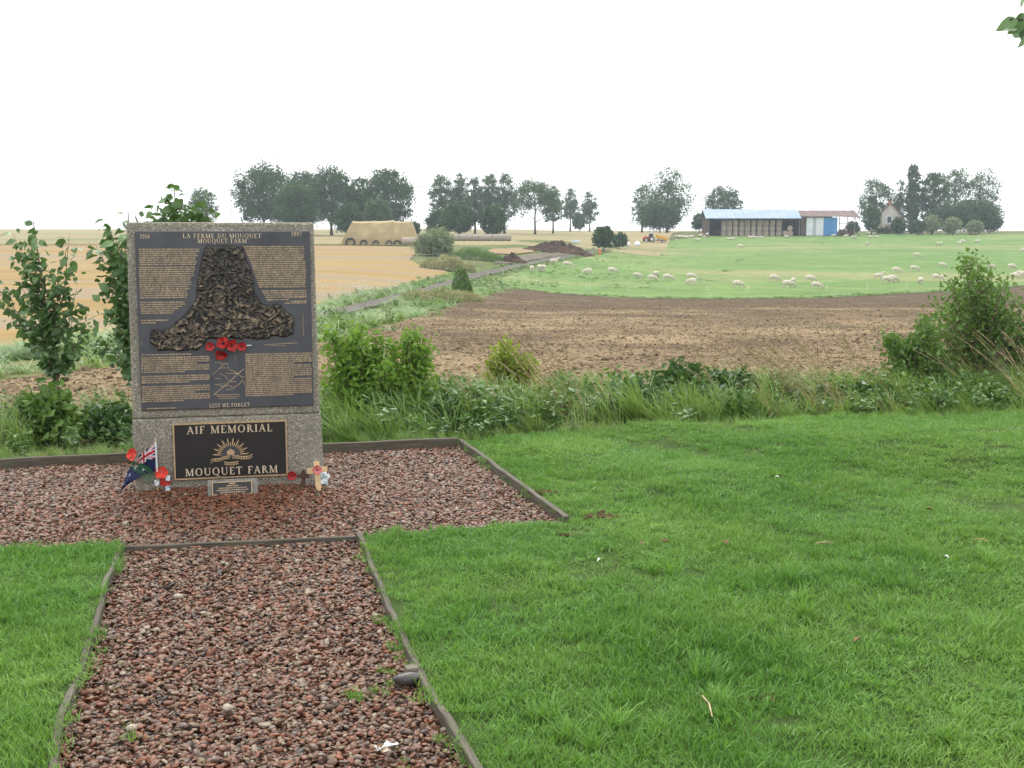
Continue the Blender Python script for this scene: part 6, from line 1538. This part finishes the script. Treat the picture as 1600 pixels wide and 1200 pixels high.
# ------------------------------------------------------------------ sheep
def skin_mesh(name, joints, edges, root=0, sub=2):
    me = bpy.data.meshes.new(name); me.from_pydata([j[0] for j in joints], edges, []); o = bpy.data.objects.new(name, me); col.objects.link(o)
    md = o.modifiers.new('skin', 'SKIN')
    if not me.skin_vertices: me.skin_vertices.new()
    for k, j in enumerate(joints): me.skin_vertices[0].data[k].radius = (j[1], j[2] if len(j) > 2 else j[1]); me.skin_vertices[0].data[k].use_root = (k == root)
    o.modifiers.new('sub', 'SUBSURF').levels = sub
    dg = bpy.context.evaluated_depsgraph_get(); out = bpy.data.meshes.new_from_object(o.evaluated_get(dg)); out.name = name
    bpy.data.objects.remove(o); out.materials.append(M('fleece')); out.polygons.foreach_set('use_smooth', [True] * len(out.polygons)); return out
def sheep_mesh(kind):
    J = [((0, 0, .55), .25, .23), ((-.36, 0, .56), .23, .22), ((.34, 0, .56), .22, .21), ((-.52, 0, .58), .12, .12)]
    E = [(0, 1), (0, 2), (1, 3)]
    if kind == 'graze': N_ = [((.52, 0, .50), .13), ((.66, 0, .28), .095), ((.74, 0, .14), .085), ((.80, 0, .04), .05)]
    elif kind == 'stand': N_ = [((.50, 0, .72), .13), ((.60, 0, .90), .10), ((.70, 0, .93), .085), ((.84, 0, .87), .05)]
    else: N_ = [((.48, 0, .66), .13), ((.58, 0, .80), .10), ((.68, 0, .80), .085), ((.80, 0, .74), .05)]
    b = len(J); J += N_; E += [(2, b), (b, b + 1), (b + 1, b + 2), (b + 2, b + 3)]
    for sg in (-1, 1):    # ears
        hx_, hz_ = N_[1][0][0], N_[1][0][2]; J.append(((hx_ - .02 if kind != 'graze' else hx_ - .02, sg * .17, hz_ + .04), .025)); E.append((b + 1, len(J) - 1))
    if kind != 'lie':
        for hx_ in (-.36, .32):
            for sg in (-1, 1):
                k = len(J); rear = hx_ < 0
                J += [((hx_ + (.02 if rear else 0), sg * .12, .36), .085), ((hx_ - (.06 if rear else -.01), sg * .12, .19), .04), ((hx_, sg * .12, .0), .035)]; E += [(1 if rear else 2, k), (k, k + 1), (k + 1, k + 2)]
    me = skin_mesh('sheep', J, E)
    if kind == 'lie': me.transform(Matrix.Translation((0, 0, -.30)))
    return me
SH = {k: sheep_mesh(k) for k in ('graze', 'stand', 'lie')}
SHEEP = [(831, 425, 'g', 90, 'leftmost sheep in pasture, seen end on by the track corner'), (843, 424, 'g', 80, 'left of two sheep side by side near track corner'), (849, 424, 'g', 100, 'right of two sheep side by side near track corner'), (865, 414, 's', 0, 'sheep with raised head behind the pair near track corner'), (886, 418, 'g', 0, 'grazing sheep right of the one with raised head'),
 (919, 429, 'g', 180, 'grazing sheep by dark tussocks, fifth out from track corner'), (956, 428, 'g', 0, 'grazing sheep facing right between tussocks'), (995, 435, 'g', 0, 'single sheep left of a close trio'), (1018, 439, 'g', 0, 'front sheep of the close trio'), (1025, 433, 'g', 60, 'rear sheep of the close trio'), (1043, 439, 'g', 0, 'right sheep of the close trio'),
 (1079, 437, 'g', 0, 'rear one of two sheep nearly touching, left half of pasture'), (1081, 446, 'g', 150, 'front one of two sheep nearly touching, left half of pasture'), (1152, 450, 'g', 0, 'lone sheep grazing near fence, middle of pasture edge'), (1209, 440, 'g', 0, 'left sheep of the group of five in front of barn'), (1231, 450, 'g', 0, 'nearest left sheep of the group of five'), (1239, 445, 'g', 60, 'sheep seen obliquely behind nearest left one in group of five'),
 (1265, 441, 'g', 0, 'right rear sheep of the group of five'), (1275, 452, 'g', 10, 'right front sheep of the group of five'), (1156, 388, 'g', 0, 'lone small sheep high on slope below barn'), (1372, 437, 's', 0, 'sheep standing with head up left of two overlapping sheep'), (1386, 443, 'g', 0, 'front one of two overlapping sheep below farmhouse'), (1394, 441, 'g', 0, 'rear one of two overlapping sheep below farmhouse'),
 (1400, 427, 'g', 0, 'sheep grazing above the two overlapping ones'), (1428, 424, 'g', 0, 'sheep grazing upslope right of farmhouse line'), (1438, 444, 'g', 75, 'sheep seen nearly end on near the fence right of overlapping pair'), (1464, 439, 'g', 0, 'long bodied sheep just left of the tall shrub'), (1472, 418, 'g', 0, 'sheep grazing above the long bodied one'), (1432, 402, 'g', 0, 'single sheep mid slope under the ivy column'),
 (1548, 420, 'g', 0, 'sheep partly hidden by top of tall shrub'), (1580, 421, 'g', 0, 'sheep right of the tall shrub top'), (1585, 436, 'g', 0, 'left sheep of cluster at right picture edge'), (1592, 433, 'g', 180, 'middle sheep of cluster at right picture edge'), (1600, 434, 'g', 0, 'sheep cut by right picture edge in cluster'), (1465, 383, 'g', 90, 'left of two end on sheep high on right slope'), (1470, 383, 'g', 70, 'right of two end on sheep high on right slope'),
 (1498, 381, 'l', 0, 'left of two touching sheep high on right slope'), (1504, 380, 'g', 0, 'right of two touching sheep high on right slope'), (1526, 378, 'l', 0, 'small lone sheep high at right near lone bale'), (1600, 394, 'g', 180, 'sheep cut by right edge high on slope'), (1355, 383, 'g', 90, 'small end on sheep below the farmhouse'), (1332, 373, 'g', 90, 'left of tiny end on pair below shed'), (1336, 373, 'g', 80, 'right of tiny end on pair below shed'),
 (1359, 371.5, 'l', 0, 'sheep lying below dark conical bush'), (1369, 371.5, 'l', 0, 'sheep lying below farmhouse door'), (1342, 367, 'l', 90, 'sheep resting close to shed open end'), (1357, 366, 'l', 180, 'sheep resting left of farmhouse at hill crest'), (1365, 366, 'l', 0, 'sheep resting before farmhouse at hill crest'), (1321, 370, 'l', 0, 'sheep lying under right end of rusty shed'), (1302, 369, 'l', 0, 'sheep lying below blue cladding'), (1287, 367, 'l', 0, 'sheep lying below white cladding'),
 (1058, 371, 'l', 0, 'leftmost of the white sheep lying in a line by track'), (1062.5, 371.5, 'l', 180, 'second white sheep lying in line by track'), (1067, 371, 'l', 0, 'third white sheep lying in line by track'), (1072, 372, 'l', 0, 'fourth white sheep lying in line by track'), (1076, 371.5, 'l', 180, 'fifth white sheep lying in line by track'), (1080, 371, 'l', 0, 'rightmost of the white sheep lying in a line by track'),
 (1094, 369, 'l', 0, 'sheep lying alone below rubble at barn end'), (1090, 376, 'l', 180, 'sheep lying alone below the line by track'), (1139, 374.5, 'l', 0, 'left of two sheep lying below left bale stacks'), (1144, 374.5, 'l', 0, 'right of two sheep lying below left bale stacks'), (1172, 372, 'l', 0, 'left of three sheep lying below middle of barn'), (1180, 372, 'l', 180, 'middle of three sheep lying below middle of barn'), (1189, 372.5, 'l', 0, 'right of three sheep lying below middle of barn'), (1228, 371, 'l', 0, 'sheep lying alone below right bales of barn')]
for k, (px, py, kd, a, lb) in enumerate(SHEEP):
    q = on_land(px, py + .4); o = link(bpy.data.objects.new('sheep', SH[{'g': 'graze', 's': 'stand', 'l': 'lie'}[kd]])); o.location = q + Vector((0, 0, .02)); o.rotation_euler = (0, 0, R(a + random.uniform(-14, 14))); s_ = random.uniform(.96, 1.14); o.scale = (s_, s_, s_)
    tag(o, lb, 'sheep', 'flock of white sheep')

# ------------------------------------------------------------------ the damp air
mb = MB(); mb.box(-1600, 1600, -40, 1650, -9, 34)
t = NT('haze_air'); t.n.remove(t.b); pv = t.new('ShaderNodeVolumePrincipled'); pv.inputs['Color'].default_value = (0.80, 0.91, 1.0, 1); pv.inputs['Density'].default_value = 0.00036; pv.inputs['Anisotropy'].default_value = 0.2
t.link(pv.outputs[0], t.out.inputs['Volume']); MATS['haze_air'] = t.m
hz_o = mb.build('haze', 'haze_air'); hz_o['kind'] = 'stuff'
